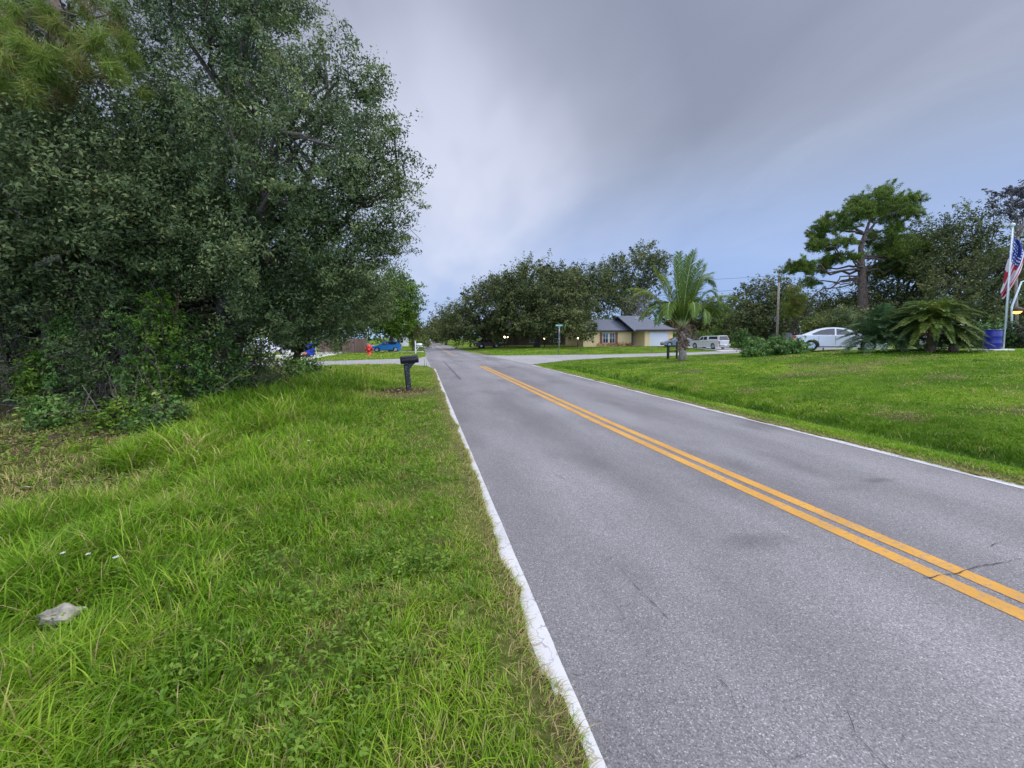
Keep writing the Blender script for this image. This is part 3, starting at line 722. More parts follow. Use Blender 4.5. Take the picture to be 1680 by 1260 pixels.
# dry thatch hanging over the edges of the road
def thatch(n, x0, side, y1, wd):
    y = -1 + (y1 + 1) * rng.random(n) ** 1.6; o_ = .052 - .10 * vnoise(y * 0 + (50 if side < 0 else 0), y * 1.6, 77) - .05 * vnoise(y * 0, y * 6.1, 78)
    x = x0 + side * (o_ - np.abs(rng.normal(size=n)) * .06)
    x = x0 + side * o_ + side * np.abs(rng.normal(size=n)) * .05 if False else x0 - side * o_ - side * np.abs(rng.normal(size=n)) * .07
    k = seen(x, y); x, y = x[k], y[k]; n = len(x)
    return x, y, .03 + .06 * rng.random(n), wd * (1 + y * .12) * (.6 + .8 * rng.random(n)), np.where(rng.random(n) < .3, .5 + .2 * rng.random(n), .87 + .13 * rng.random(n)), .8 + .8 * rng.random(n), (0 if side > 0 else PI) + rng.normal(size=n) * .9
def flatstraw(n, cx, cy, rx, ry, wd):
    x = cx + rng.normal(size=n) * rx; y = cy + rng.normal(size=n) * ry; k = (paved(x, y) < -.05); x, y = x[k], y[k]; n = len(x)
    return x, y, .04 + .07 * rng.random(n), wd * (.6 + .8 * rng.random(n)), np.where(rng.random(n) < .25, .5, .86 + .14 * rng.random(n)), 1.1 + .7 * rng.random(n), rng.random(n) * 2 * PI
T = [thatch(15000, RL, 1, 27, .004), thatch(9000, RR, -1, 28, .006), flatstraw(2600, -1.1, 15.7, 1.1, .8, .013), flatstraw(1500, -7.0, 10.0, 1.7, 1.0, .010), flatstraw(700, -5.2, 6.8, .8, .6, .007),
     flatstraw(420, -.5, 4.2, .45, .9, .004), flatstraw(380, -.2, 3.0, .35, .5, .003), flatstraw(700, -1.2, 3.2, .35, .3, .003), flatstraw(420, -.3, 7.5, .4, 1.4, .005)]
o = link('thatch', blades('thatch', *[np.concatenate(a) for a in zip(*T)][:6], 3, np.concatenate([q_[6] for q_ in T])), M['grass']); tag(o, 'dry straw coloured thatch at the edges of the road', 'thatch', kind='stuff')
# taller seed stems and arching blades
def stems(n, x0, x1, y0, y1, h0, h1, wd, tt):
    x = x0 + (x1 - x0) * rng.random(n); y = y0 + (y1 - y0) * rng.random(n)
    k = (paved(x, y) < -.2) & seen(x, y) & (rng.random(n) > soil(x, y) * 1.4) & (rng.random(n) < np.clip((x + 8.5 - .25 * np.clip(y - 11, 0, 9)) / 2.5, .06, 1)) & (fbm(x * .8, y * .8, 80, 2) > .44)
    x, y = x[k], y[k]; n = len(x)
    return x, y, h0 + (h1 - h0) * rng.random(n), wd * (.7 + .6 * rng.random(n)), tt + .3 * rng.random(n), .25 + .8 * rng.random(n)
T = [stems(5200, -8, -1.6, 5.5, 12, .28, .62, .010, .25), stems(5200, -9, -2.4, 11, 18, .4, .95, .015, .22), stems(260, -6, -.8, 17, 31, .3, .6, .02, .35),
     stems(900, -4, -1.2, 1.5, 5.5, .2, .42, .008, .3), stems(160, -7, -3, 14, 26, .8, 1.3, .012, .3)]
x, y, h, wd, tt, ln = [np.concatenate(a) for a in zip(*T)]
o = link('tall_grass', blades('tall_grass', x, y, h, wd, tt, ln, 5), M['grass']); tag(o, 'tall arching grass blades in front of the woods', 'tall grass', kind='stuff')
# broad-leaved weeds low in the turf
def weeds(n, x0, x1, y0, y1, R):
    x = x0 + (x1 - x0) * rng.random(n); y = y0 + (y1 - y0) * rng.random(n)
    k = (paved(x, y) < -.3) & seen(x, y) & (fbm(x * 2.1, y * 2.1, 90, 3) > .36 + .36 * rng.random(n))
    return x[k], y[k], R * (.6 + .8 * rng.random(int(k.sum())))
P = [weeds(1900, -2.6, .3, 1.1, 4, .036), weeds(1500, -5, .1, 4, 8, .045), weeds(1400, -8, -1, 8, 13, .075)]
x, y, R_ = [np.concatenate(a) for a in zip(*P)]
k = 9; xi = np.repeat(x, k); yi = np.repeat(y, k); Ri = np.repeat(R_, k); a = rng.random(len(xi)) * 2 * PI; rr = Ri * (.35 + .75 * rng.random(len(xi)))
C = np.stack([xi + np.cos(a) * rr, yi + np.sin(a) * rr, gz(xi, yi) + .06 + Ri * 2.2 * rng.random(len(xi))], 1)
ax_ = np.stack([np.cos(a), np.sin(a), .3 + 0 * a], 1)
me = leaves_mesh('weeds', C, np.array([0, 0, 1]) + rng.normal(size=C.shape) * .35, Ri * 1.0, Ri * .42, .25 + .5 * np.repeat(rng.random(len(x)), k) + .2 * rng.random(len(xi)), .12, ax_)
tag(link('weeds', me, M['bright']), 'low broad leaved weeds among the roadside grass', 'weeds', kind='stuff')
# dead leaves and twigs under the wood edge and by the post
def litter(n, cx, cy, sx, sy):
    return cx + rng.normal(size=n) * sx, cy + rng.normal(size=n) * sy
P = [litter(2600, -7.4, 10.5, 2.2, 1.3), litter(500, -5.3, 6.9, 1, .6), litter(420, -.75, 16.2, .5, .35), litter(500, -1.9, 17.0, .9, .35), litter(1500, -10, 14.5, 2.5, 1.6)]
x, y = [np.concatenate(a) for a in zip(*P)]
k = paved(x, y) < -.1; x, y = x[k], y[k]
me = leaves_mesh('leaf_litter', np.stack([x, y, gz(x, y) + .02 + .05 * rng.random(len(x))], 1), np.array([0, 0, 1]) + rng.normal(size=(len(x), 3)) * .3, .06 + .10 * rng.random(len(x)), .02 + .03 * rng.random(len(x)), rng.random(len(x)))
M['litter'] = leafmat('litter', [(0, (.05, .03, .018)), (.5, (.14, .085, .05)), (.85, (.26, .17, .10)), (1, (.42, .34, .24))], rough=.8, trans=0)
tag(link('leaf_litter', me, M['litter']), 'brown dead leaves and needles lying before the woods', 'leaf litter', kind='stuff')

# ================================================================== THINGS
# ------------------------------------------------------------------ near mailbox
P0 = gp(671, 640)
m, nt, b = new_mat('scuffed_black'); L = nt.links
tc = N(nt, 'ShaderNodeTexCoord'); nz = N(nt, 'ShaderNodeTexNoise', Scale=14.0, Detail=6.0, Roughness=.7); L.new(tc.outputs['Object'], nz.inputs['Vector'])
r = ramp(nt, [(.55, (.012, .012, .014)), (.62, (.16, .16, .165)), (.70, (.05, .05, .05))]); L.new(nz.outputs['Fac'], r.inputs['Fac']); L.new(r.outputs['Color'], b.inputs['Base Color']); b.inputs['Roughness'].default_value = .5
M['scuffed'] = m
t = thing('mailbox', 'scuffed black mailbox on a thick leaning post at the near roadside', 'mailbox', P0, rot=(math.radians(1), math.radians(-4.5), math.radians(9)))
t.scale = (1.16, 1.16, 1.22)
mb = MB(); mb.box((0, 0, .40), (.165, .165, .86), bev=.02, taper=1)
mb.box((0, 0, .03), (.19, .19, .14), bev=.03)
mb.prism([(.07, .62), (.13, .70), (.20, .775), (.29, .83), (.29, .86), (.06, .86)], -.05, .05)
mb.build('post', M['scuffed'], t)
mb = MB(); out_ = []
w_, hh = .14, .17
for i in range(11):
    a = PI * i / 10; out_.append((w_ * math.cos(a), .10 + .115 * math.sin(a)))
out_ = [(w_, -.02)] + out_ + [(-w_, -.02)]
rings = []
for xx, s_ in ((-.17, .94), (-.155, 1), (.33, 1.0), (.345, 1.03), (.37, 1.03), (.385, .97)):
    rings.append([(xx, y_ * s_, .87 + z_ * s_) for y_, z_ in out_])
bx = mb.tube_rings(rings).build('box', M['black'], t)
mb = MB(); mb.tube_rings([[(xx, y_ * s_, .87 + z_ * s_) for y_, z_ in out_] for xx, s_ in ((.387, .93), (.40, .90))]); mb.box((.41, 0, .99), (.02, .05, .02)); mb.build('door', M['black'], t)
mb = MB(); mb.box((.22, -.146, .95), (.16, .008, .03), bev=.003); mb.box((.15, -.146, .965), (.05, .008, .06)); mb.build('flag', mat('dullred', (.02, .018, .02), .6), t)
for px, hgt, lab in ((696.5, .62, 'taller thin grey marker stake by the white line at the corner'), (699.5, .42, 'shorter thin grey marker stake by the white line at the corner')):
    p = gp(px, 603); q = thing('marker_stake', lab, 'stake', p, group='marker stakes at the corner')
    MB().tube([(0, 0, -.05), (.01, 0, hgt)], [.022, .018], 6).build('stake', M['polewood'], q)
    MB().lathe([(.024, 0), (.027, .01), (.024, .03)], 8, (.01, 0, hgt - .03)).build('cap', M['galv'], q)
# white mailbox across the side street
p = gp(682, 580)
t = thing('mailbox', 'small white mailbox on a white braced post across the side street', 'mailbox', p, rz=.1)
mb = MB(); mb.box((0, 0, .75), (.13, .13, 1.6), bev=.01); mb.box((0, 0, 1.58), (.17, .17, .06)); mb.build('post', M['white'], t)
mb = MB(); mb.box((.42, 0, .86), (.95, .1, .1)); mb.tube([(.04, 0, .38), (.42, 0, .82)], .05, 6); mb.build('arm', M['white'], t)
mb = MB(); mb.tube_rings([[(xx, y_ * 1.2, 1.0 + z_ * 1.2) for y_, z_ in out_] for xx in (.12, .82)]); mb.build('box', M['white'], t)
# ------------------------------------------------------------------ hydrant
p = gp(606, 583)
M['hydred'] = mat('hydrant_red', (.62, .035, .02), .4, var=.12)
t = thing('fire_hydrant', 'bright red fire hydrant on the grass across the side street', 'hydrant', p)
k = 1.9
mb = MB(); mb.lathe([(.19 * k, 0), (.19 * k, .03 * k), (.13 * k, .04 * k), (.12 * k, .40 * k), (.17 * k, .41 * k), (.17 * k, .46 * k), (.14 * k, .47 * k)], 16); mb.build('barrel', M['hydred'], t)
MB().lathe([(.15 * k, .47 * k), (.14 * k, .55 * k), (.10 * k, .62 * k), (.04 * k, .655 * k), (.03 * k, .70 * k), (.01, .70 * k)], 16).build('bonnet', M['hydred'], t)
for s_ in (-1, 1):
    MB().tube([(s_ * .10 * k, 0, .35 * k), (s_ * .2 * k, 0, .35 * k), (s_ * .205 * k, 0, .35 * k), (s_ * .24 * k, 0, .35 * k)], [.06 * k, .06 * k, .08 * k, .075 * k], 10).build('nozzle', M['hydred'], t)
MB().tube([(0, -.1 * k, .33 * k), (0, -.2 * k, .33 * k), (0, -.23 * k, .33 * k)], [.08 * k, .08 * k, .1 * k], 10).build('nozzle', M['hydred'], t)

# ------------------------------------------------------------------ vehicles
def circ_arc(cx, cz, r, a0, a1, n=9):
    return [(cx + r * math.cos(a0 + (a1 - a0) * i / n), cz + r * math.sin(a0 + (a1 - a0) * i / n)) for i in range(n + 1)]
def vehicle(name, label, cat, loc, rz, paintm, length, wf, wr, wrad, top, cabin, wins, width=1.78, belt=.95, roofw=.60, extras=None, group=None):
    """wf, wr wheel centres; top: body outline from the front bumper over to the rear bumper; cabin: outline from windscreen base over the roof"""
    t = thing(name, label, cat, loc, rz, group)
    hw = width / 2; fz = .22
    arch = wrad + .07
    a0 = math.asin(max(-1, (fz - wrad) / arch))
    xf0 = top[0][0]; xr0 = top[-1][0]
    o = list(top) + [(xr0 + .03, fz)] + circ_arc(wr, wrad, arch, PI - a0, a0)[::1] + circ_arc(wf, wrad, arch, PI - a0, a0) + [(xf0 - .03, fz)]
    cxm = (xf0 + xr0) / 2; czm = .6
    mb = MB(); n = len(o); V = []
    ys = ((-hw, .965), (-hw + .05, .992), (-hw + .14, 1), (hw - .14, 1), (hw - .05, .992), (hw, .965))
    for y_, s_ in ys:
        for x_, z_ in o:
            V.append((cxm + (x_ - cxm) * (s_ if s_ < .99 else 1 if s_ == 1 else .995), y_, czm + (z_ - czm) * (s_ if z_ > .45 else 1)))
    Fc = [tuple(range(n)), tuple(range(6 * n - 1, 5 * n - 1, -1))]
    for r in range(5):
        for i in range(n): Fc.append((r * n + i, (r + 1) * n + i, (r + 1) * n + (i + 1) % n, r * n + (i + 1) % n))
    # cabin
    zt = max(z for x_, z in cabin)
    def cw(z): return (hw - .05) + (roofw - hw + .05) * max(0, (z - belt)) / (zt - belt)
    m_ = len(cabin); o2 = len(V)
    for sgn in (-1, 1):
        for x_, z_ in cabin: V.append((x_, sgn * cw(z_), z_))
    Fc += [tuple(o2 + i for i in range(m_)), tuple(o2 + 2 * m_ - 1 - i for i in range(m_))]
    for i in range(m_ - 1): Fc.append((o2 + i, o2 + m_ + i, o2 + m_ + i + 1, o2 + i + 1))
    mb.add(V, Fc); mb.build('body', paintm, t)
    for kind, pts in [(k_, p_) for k_, p_ in wins if k_ != 'side'] + [(sg_, p_) for k_, p_ in wins if k_ == 'side' for sg_ in (-1, 1)]:
        mb = MB()
        if kind in (-1, 1):
            for sgn in (kind,):
                q = [(x_, sgn * (cw(z_) + .006), z_) for x_, z_ in pts]; q2 = [(x_, sgn * (cw(z_) - .01), z_) for x_, z_ in pts]
                kq = len(q); mb.add(q + q2, [tuple(range(kq)), tuple(range(2 * kq - 1, kq - 1, -1))] + [(i, kq + i, kq + (i + 1) % kq, (i + 1) % kq) for i in range(kq)])
        else:                                   # screen between two cabin outline points
            (xa, za), (xb, zb) = pts
            dx, dz = xb - xa, zb - za; l = math.hypot(dx, dz); nx_, nz_ = -dz / l, dx / l
            if nz_ < 0: nx_, nz_ = -nx_, -nz_
            q = []
            for e in (.008, -.01):
                q += [(xa + dx * .08 + nx_ * e, -(cw(za) - .06), za + dz * .08 + nz_ * e), (xa + dx * .08 + nx_ * e, cw(za) - .06, za + dz * .08 + nz_ * e),
                      (xa + dx * .92 + nx_ * e, cw(zb) - .07, za + dz * .92 + nz_ * e), (xa + dx * .92 + nx_ * e, -(cw(zb) - .07), za + dz * .92 + nz_ * e)]
            mb.add(q, [(0, 1, 2, 3), (7, 6, 5, 4), (0, 4, 5, 1), (1, 5, 6, 2), (2, 6, 7, 3), (3, 7, 4, 0)])
        mb.build('side_window' if kind in (-1, 1) else kind, M['glass'], t)
    for wx in (wf, wr):
        for sgn in (-1, 1):
            R_ = [(wx, sgn * (hw - .20)), (wx, sgn * (hw - .02))]
            prof = ((.0, wrad * .6), (.0, wrad * .94), (.03, wrad), (.16, wrad), (.19, wrad * .94), (.19, wrad * .66), (.17, wrad * .64))
            rings = [[(wx + r * math.cos(2 * PI * i / 20), sgn * (hw - .21 + yy_), wrad + r * math.sin(2 * PI * i / 20)) for i in range(20)] for yy_, r in prof]
            ty = MB().tube_rings(rings).build('wheel', M['rubber'], t)
            mb = MB()
            mb.tube_rings([[(wx + r * math.cos(2 * PI * i / 20), sgn * (hw - .03 + e), wrad + r * math.sin(2 * PI * i / 20)) for i in range(20)] for e, r in ((-.005, wrad * .65), (.012, wrad * .62), (.0, wrad * .56))])
            for j in range(5):
                a = 2 * PI * j / 5 + .3
                c, s_ = math.cos(a), math.sin(a); wd = .045
                q = []
                for e in (-.008, .016):
                    for rr, ww in ((.04, wd * 1.4), (wrad * .6, wd)):
                        q += [(wx + c * rr - s_ * ww, sgn * (hw - .02 + e), wrad + s_ * rr + c * ww), (wx + c * rr + s_ * ww, sgn * (hw - .02 + e), wrad + s_ * rr - c * ww)]
                mb.add(q, [(0, 1, 3, 2), (4, 6, 7, 5), (0, 4, 5, 1), (2, 3, 7, 6), (0, 2, 6, 4), (1, 5, 7, 3)])
            mb.build('rim', M['rim'], ty)
    if extras: extras(t, hw)
    return t
def std(fx, fz_, rx_, rz_, hx=None, door=None, mirror=None, plate=True):
    def f(t, hw):
        for s_ in (-1, 1):
            MB().box((fx - .04, s_ * (hw - .26), fz_), (.14, .36, .13), bev=.03).build('headlight', M['clearlight'], t)
            MB().box((rx_ + .05, s_ * (hw - .16), rz_), (.16, .34, .15), bev=.03).build('tail_light', M['redlight'], t)
            if mirror: MB().box((mirror[0], s_ * (hw + .09), mirror[1]), (.12, .18, .11), bev=.03).build('wing_mirror', M['black'], t)
        if door:
            for sx_ in (.72, -.20, -1.02):
                for s_ in (-1, 1): MB().box((sx_, s_ * (hw + .0005), .66), (.012, .006, .56)).build('door_gap', M['rubber'], t)
            for s_ in (-1, 1): MB().box((-.1, s_ * (hw - .01), .27), (1.9, .05, .06), bev=.015).build('sill', M['black'], t)
        for dx in (door or ()):
            for s_ in (-1, 1):
                MB().box((dx, s_ * (hw + .004), .82), (.16, .03, .03), bev=.008).build('door_handle', M['chrome'], t)
        MB().box((fx + .01, 0, .34), (.06, 1.2, .16), bev=.02).build('front_grille', M['black'], t)
        if plate: MB().box((rx_ - .02, 0, .62), (.02, .32, .16)).build('number_plate', M['white'], t)
    return f
M['wpaint'] = mat('white_car_paint', (.72, .73, .76), .25, var=.02, coat=.6)
M['bpaint'] = mat('blue_car_paint', (.015, .19, .50), .25, var=.05, coat=.7)
M['npaint'] = mat('navy_car_paint', (.012, .016, .07), .25, var=.05, coat=.7)
M['gpaint'] = mat('grey_car_paint', (.20, .24, .30), .28, .2, var=.05, coat=.6)
M['spaint'] = mat('silver_truck_paint', (.60, .59, .57), .3, .1, var=.04, coat=.5)
M['rpaint'] = mat('red_car_paint', (.07, .012, .016), .3, var=.1, coat=.6)
sedan_top = [(2.26, .38), (2.28, .55), (2.16, .72), (1.6, .86), (1.15, .95), (-1.45, .98), (-1.9, 1.0), (-2.2, .97), (-2.28, .80), (-2.26, .40)]
sedan_cab = [(1.2, .93), (.45, 1.30), (.15, 1.40), (-.25, 1.445), (-.7, 1.43), (-1.15, 1.33), (-1.95, .97)]
sedan_win = [('side', [(.72, 1.0), (.30, 1.27), (.05, 1.33), (-.16, 1.36), (-.16, .99)]), ('side', [(-.24, .99), (-.24, 1.365), (-.6, 1.35), (-.95, 1.27), (-1.38, 1.06), (-1.30, 1.0)]),
             ('windscreen', [(1.2, .93), (.45, 1.30)]), ('rear_window', [(-1.15, 1.33), (-1.95, .97)])]
dz = on(1340, 27)
p = at(1302, 577, 27)
sed = vehicle('parked_car', 'white sedan parked between the low round shrub and the feathery palms', 'car', (p[0] + 1.75, p[1] - 1.4, g1(p[0] + 1.2, p[1] - 1.6) + .03), math.radians(-43), M['wpaint'], 4.5, 1.38, -1.38, .33, sedan_top, sedan_cab, sedan_win, extras=std(2.24, .66, -2.26, .88, door=(-.1, -1.2), mirror=(.75, 1.0)))
p = on(1560, 26)
vehicle('parked_car', 'white car mostly hidden behind the trunked cycad', 'car', (p[0], p[1], p[2] + .05), .35, M['wpaint'], 4.5, 1.38, -1.38, .33, sedan_top, sedan_cab, sedan_win, extras=std(2.24, .66, -2.26, .88))
p = on(1111, 63)
vehicle('parked_car', 'blue grey sedan nose out by the white garage door behind the palm', 'car', (p[0], p[1], p[2] + .03), PI - .25, M['gpaint'], 4.5, 1.38, -1.38, .33, sedan_top, sedan_cab, sedan_win, extras=std(2.24, .66, -2.26, .88, mirror=(.75, 1.0)))
hat_top = [(2.0, .36), (2.03, .58), (1.9, .76), (1.3, .92), (.9, .98), (-1.7, 1.02), (-1.98, .98), (-2.03, .7), (-2.0, .38)]
hat_cab = [(1.1, .95), (.35, 1.38), (0, 1.49), (-.6, 1.52), (-1.3, 1.46), (-1.62, 1.36), (-1.96, 1.0)]
hat_win = [('side', [(.65, 1.02), (.25, 1.33), (-.15, 1.42), (-.2, 1.02)]), ('side', [(-.28, 1.02), (-.25, 1.43), (-1.0, 1.42), (-1.45, 1.28), (-1.3, 1.04)]), ('windscreen', [(1.1, .95), (.35, 1.38)]), ('rear_window', [(-1.62, 1.36), (-1.96, 1.0)])]
p = on(634, 60)
vehicle('parked_car', 'bright blue hatchback parked across the side street behind the red hydrant', 'car', (p[0], p[1], .04), PI - .02, M['bpaint'], 4.1, 1.28, -1.28, .32, hat_top, hat_cab, hat_win, extras=std(2.0, .72, -2.0, .92, door=(-.1, -1.1), mirror=(.7, 1.02)))
p = on(606, 64)
vehicle('parked_car', 'dark navy car beside the wooden fence with the blue hatchback in front', 'car', (p[0] - 1.2, p[1] + .6, .04), -.35, M['npaint'], 4.5, 1.38, -1.38, .33, sedan_top, sedan_cab, sedan_win, extras=std(2.24, .66, -2.26, .88))
p = on(800, 74)
vehicle('parked_car', 'dark red car in the shade under the spreading oaks', 'car', (p[0], p[1], p[2] + .02), .1, M['rpaint'], 4.5, 1.38, -1.38, .33, sedan_top, sedan_cab, sedan_win, extras=std(2.24, .66, -2.26, .88))
p = at(704.5, 558, 190)
vehicle('distant_car', 'tiny pale car far down the straight road', 'car', (p[0], p[1], .02), -PI / 2, M['wpaint'], 4.5, 1.38, -1.38, .33, sedan_top, sedan_cab, sedan_win, extras=std(2.24, .66, -2.26, .88))
# pickup with a cap over its bed, nose to the house
pk_top = [(2.68, .45), (2.72, .75), (2.6, 1.02), (1.5, 1.12), (1.2, 1.14), (-.75, 1.15), (-2.45, 1.15), (-2.55, 1.13), (-2.58, .55), (-2.6, .42)]
pk_cab = [(1.45, 1.1), (.65, 1.66), (.4, 1.72), (-.5, 1.76), (-2.25, 1.78), (-2.36, 1.74), (-2.54, 1.12)]
pk_win = [('side', [(1.05, 1.2), (.55, 1.6), (.3, 1.62), (.3, 1.2)]), ('side', [(.2, 1.2), (.2, 1.63), (-.35, 1.65), (-.45, 1.2)]), ('side', [(-.72, 1.3), (-.72, 1.64), (-2.1, 1.66), (-2.22, 1.3)]),
          ('windscreen', [(1.45, 1.1), (.65, 1.66)]), ('rear_window', [(-2.36, 1.74), (-2.54, 1.12)])]
def pk_extra(t, hw):
    for s_ in (-1, 1):
        MB().box((-2.55, s_ * (hw - .1), .88), (.08, .16, .34), bev=.02).build('tail_light', M['redlight'], t)
        MB().box((.95, s_ * (hw + .1), 1.22), (.1, .2, .2), bev=.03).build('wing_mirror', M['black'], t)
        for dx in (.15, -.55): MB().box((dx, s_ * (hw + .004), .98), (.15, .03, .035)).build('door_handle', M['black'], t)
        MB().box((2.62, s_ * (hw - .25), .86), (.14, .38, .18), bev=.03).build('headlight', M['clearlight'], t)
    MB().box((-2.70, 0, .52), (.2, 1.75, .2), bev=.03).build('rear_bumper', M['chrome'], t)
    MB().box((-2.6, 0, .86), (.05, 1.42, .46), bev=.015).build('tailgate', M['spaint'], t)
    MB().box((-2.81, 0, .52), (.02, .3, .15)).build('number_plate', M['white'], t)
p = on(1168, 57)
vehicle('pickup_truck', 'silver pickup truck with a white cap over its bed parked on the drive', 'pickup truck', (p[0], p[1] + .5, p[2] + .06), PI / 2 + .12, M['spaint'], 5.3, 1.75, -1.55, .37, pk_top, pk_cab, pk_win, width=1.86, belt=1.12, roofw=.68, extras=pk_extra)
# white van behind the foliage
van_top = [(2.5, .4), (2.55, .8), (2.3, 1.05), (1.7, 1.2), (-2.5, 1.22), (-2.55, .4)]
van_cab = [(2.1, 1.1), (1.3, 1.95), (1.0, 2.08), (-2.4, 2.1), (-2.5, 1.2)]
van_win = [('side', [(1.7, 1.25), (1.2, 1.82), (.6, 1.85), (.6, 1.25)]), ('windscreen', [(2.1, 1.1), (1.3, 1.95)]), ('rear_window', [(-2.4, 2.1), (-2.5, 1.2)])]
p = on(438, 52)
vehicle('parked_van', 'white van on a pale drive half hidden by the leaves of the near woods', 'van', (p[0], p[1], p[2] + .05), .3, M['wpaint'], 5.1, 1.6, -1.6, .36, van_top, van_cab, van_win, width=1.95, belt=1.2, roofw=.82, extras=std(2.5, .85, -2.5, 1.0))

# ------------------------------------------------------------------ blue bin, white post, fences across the side street
def bin_(name, label, px, Z, mtl, s=1.0):
    p = on(px, Z); t = thing(name, label, 'bin', p, .3)
    mb = MB(); V = []
    mb.box((0, 0, .62 * s), (.72 * s, .78 * s, .98 * s), bev=.06); mb.build('tub', mtl, t)
    mb = MB(); mb.box((0, 0, 1.15 * s), (.80 * s, .86 * s, .1 * s), bev=.04); mb.build('lid', mtl, t)
    for sg in (-1, 1): MB().tube([(sg * .25 * s, .40 * s, .14 * s), (sg * .33 * s, .40 * s, .14 * s)], .14 * s, 12).build('wheel', M['rubber'], t)
    MB().tube([(-.3 * s, .46 * s, 1.12 * s), (.3 * s, .46 * s, 1.12 * s)], .03 * s, 6).build('handle', M['rubber'], t)
M['binblue'] = mat('bin_blue', (.010, .03, .42), .45, var=.12)
M['orange'] = mat('orange_plastic', (.65, .22, .14), .5)
bin_('wheeled_bin', 'large bright blue wheeled bin at the end of the pale drive', 507, 46, M['binblue'], 1.25)
p = on(499.5, 45.5); t = thing('push_mower', 'small mower with an orange cover next to the blue wheeled bin', 'mower', p, .4)
MB().box((0, 0, .22), (.62, .5, .16), bev=.05).build('deck', M['black'], t)
MB().lathe([(.26, 0), (.27, .12), (.22, .22), (.08, .27)], 14, (0, 0, .3)).build('engine_cover', M['orange'], t)
for sx in (-1, 1):
    for sy in (-1, 1): MB().tube([(sx * .26, sy * .26, .13), (sx * .26, sy * .32, .13)], .13, 12).build('wheel', M['rubber'], t)
MB().tube([(-.28, -.2, .3), (-.85, -.2, 1.0), (-.85, .2, 1.0), (-.28, .2, .3)], .018, 6).build('handle', M['black'], t)
p = on(517.5, 45); t = thing('hooked_post', 'thin white hooked post beside the blue wheeled bin', 'post', p)
MB().tube([(0, 0, 0), (0, 0, 1.05), (-.05, 0, 1.2), (-.16, 0, 1.27), (-.28, 0, 1.24)], .045, 8).build('post', M['white'], t)
MB().tube([(-.28, 0, 1.24), (-.28, 0, 1.16)], [.05, .04], 8).build('cap', M['galv'], t)
def board_fence(name, label, A, B, h, mtl, nposts=4, bw=.16):
    A = np.array(A); B = np.array(B); l = np.linalg.norm((B - A)[:2]); an = math.atan2(B[1] - A[1], B[0] - A[0])
    t = thing(name, label, 'fence', (A[0], A[1], g1(A[0], A[1])), an)
    mb = MB(); x = 0
    while x < l - bw:
        hh_ = h + .07 * (random.random() - .5)
        mb.box((x + bw / 2, random.uniform(-.008, .008), hh_ / 2), (bw - .02, .024, hh_), Matrix.Rotation(random.uniform(-.012, .012), 3, 'Y')); x += bw
    mb.build('boards', mtl, t)
    mb = MB()
    for z_ in (.3, h - .3): mb.box((l / 2, .045, z_), (l, .05, .1))
    mb.build('rails', mtl, t)
    for i in range(nposts): MB().box((l * i / (nposts - 1), .12, h / 2), (.1, .1, h + .05)).build('post', mtl, t)
board_fence('wooden_fence', 'brown weathered board fence standing next to the navy car', on(561, 60)[:2], on(600, 56)[:2], 1.95, M['fencewood'])
board_fence('wooden_fence', 'brown board fence half hidden by hanging branches, nearer the blue bin', on(522, 62)[:2], on(545, 61)[:2], 1.8, M['fencewood'], 3)

# ------------------------------------------------------------------ street sign
p = gp(917, 581)
t = thing('street_sign', 'green street name blades over a stop sign seen from behind on a grey pole', 'street sign', p, rot=(0, math.radians(.6), 0))
M['signgreen'] = mat('sign_green', (.01, .22, .16), .5, var=.08)
MB().tube([(0, 0, -.1), (0, 0, 3.25)], .045, 8).build('pole', M['galv'], t)
oc = [(.38 * math.cos(PI / 8 + PI / 4 * i), .38 * math.sin(PI / 8 + PI / 4 * i)) for i in range(8)]
an = math.radians(72)
mb = MB(); R = Matrix.Rotation(an, 3, 'Z')
V = [tuple(R @ Vector((a, e - .055, b_ + 2.35))) for e in (-.006, .006) for a, b_ in oc]
mb.add(V, [tuple(range(8)), tuple(range(15, 7, -1))] + [(i, 8 + i, 8 + (i + 1) % 8, (i + 1) % 8) for i in range(8)]); mb.build('stop_sign_plate', M['galv'], t)
for zc_, an2, w2 in ((3.32, -.12, .86), (3.10, PI / 2 - .12, .86)):
    R = Matrix.Rotation(an2, 3, 'Z')
    bl = MB().box((0, 0, zc_), (w2, .02, .23), R).build('name_blade', M['signgreen'], t)
    mb = MB(); x = -w2 / 2 + .07
    while x < w2 / 2 - .07:                        # pale strokes: the name is too small to read in the photograph
        wl = random.uniform(.035, .06)
        if abs(x - .03) > .05:
            for sy in (-1, 1): mb.box(tuple(R @ Vector((x, sy * .012, 0)) + Vector((0, 0, zc_))), (wl * .8, .004, .12), R)
        x += wl + .022
    mb.build('lettering', M['white'], bl)
MB().box((0, 0, 3.47), (.07, .07, .08), bev=.02).build('bracket', M['galv'], t)

# ------------------------------------------------------------------ black timber stand by the palm
p = gp(1102, 589)
t = thing('mailbox_stand', 'black timber post and rail stand beside the coconut palm', 'post stand', p, .1)
k = 1.15
for x, y, h_ in ((-.36, -.05, 1.15), (.0, .5, 1.12), (.40, -.1, 1.45)):
    MB().box((x, y, h_ / 2 - .1), (.12, .12, h_ + .1), bev=.012).build('post', M['darkwood'], t)
MB().box((.02, -.14, 1.05), (.86, .05, .12)).build('rail', M['darkwood'], t)
MB().tube([(-.34, .0, .52), (.0, .45, .60), (.40, -.03, .66)], .045, 6).build('rail', M['darkwood'], t)
MB().box((-.17, .22, 1.04), (.62, .05, .10), Matrix.Rotation(math.radians(57), 3, 'Z')).build('rail', M['darkwood'], t)

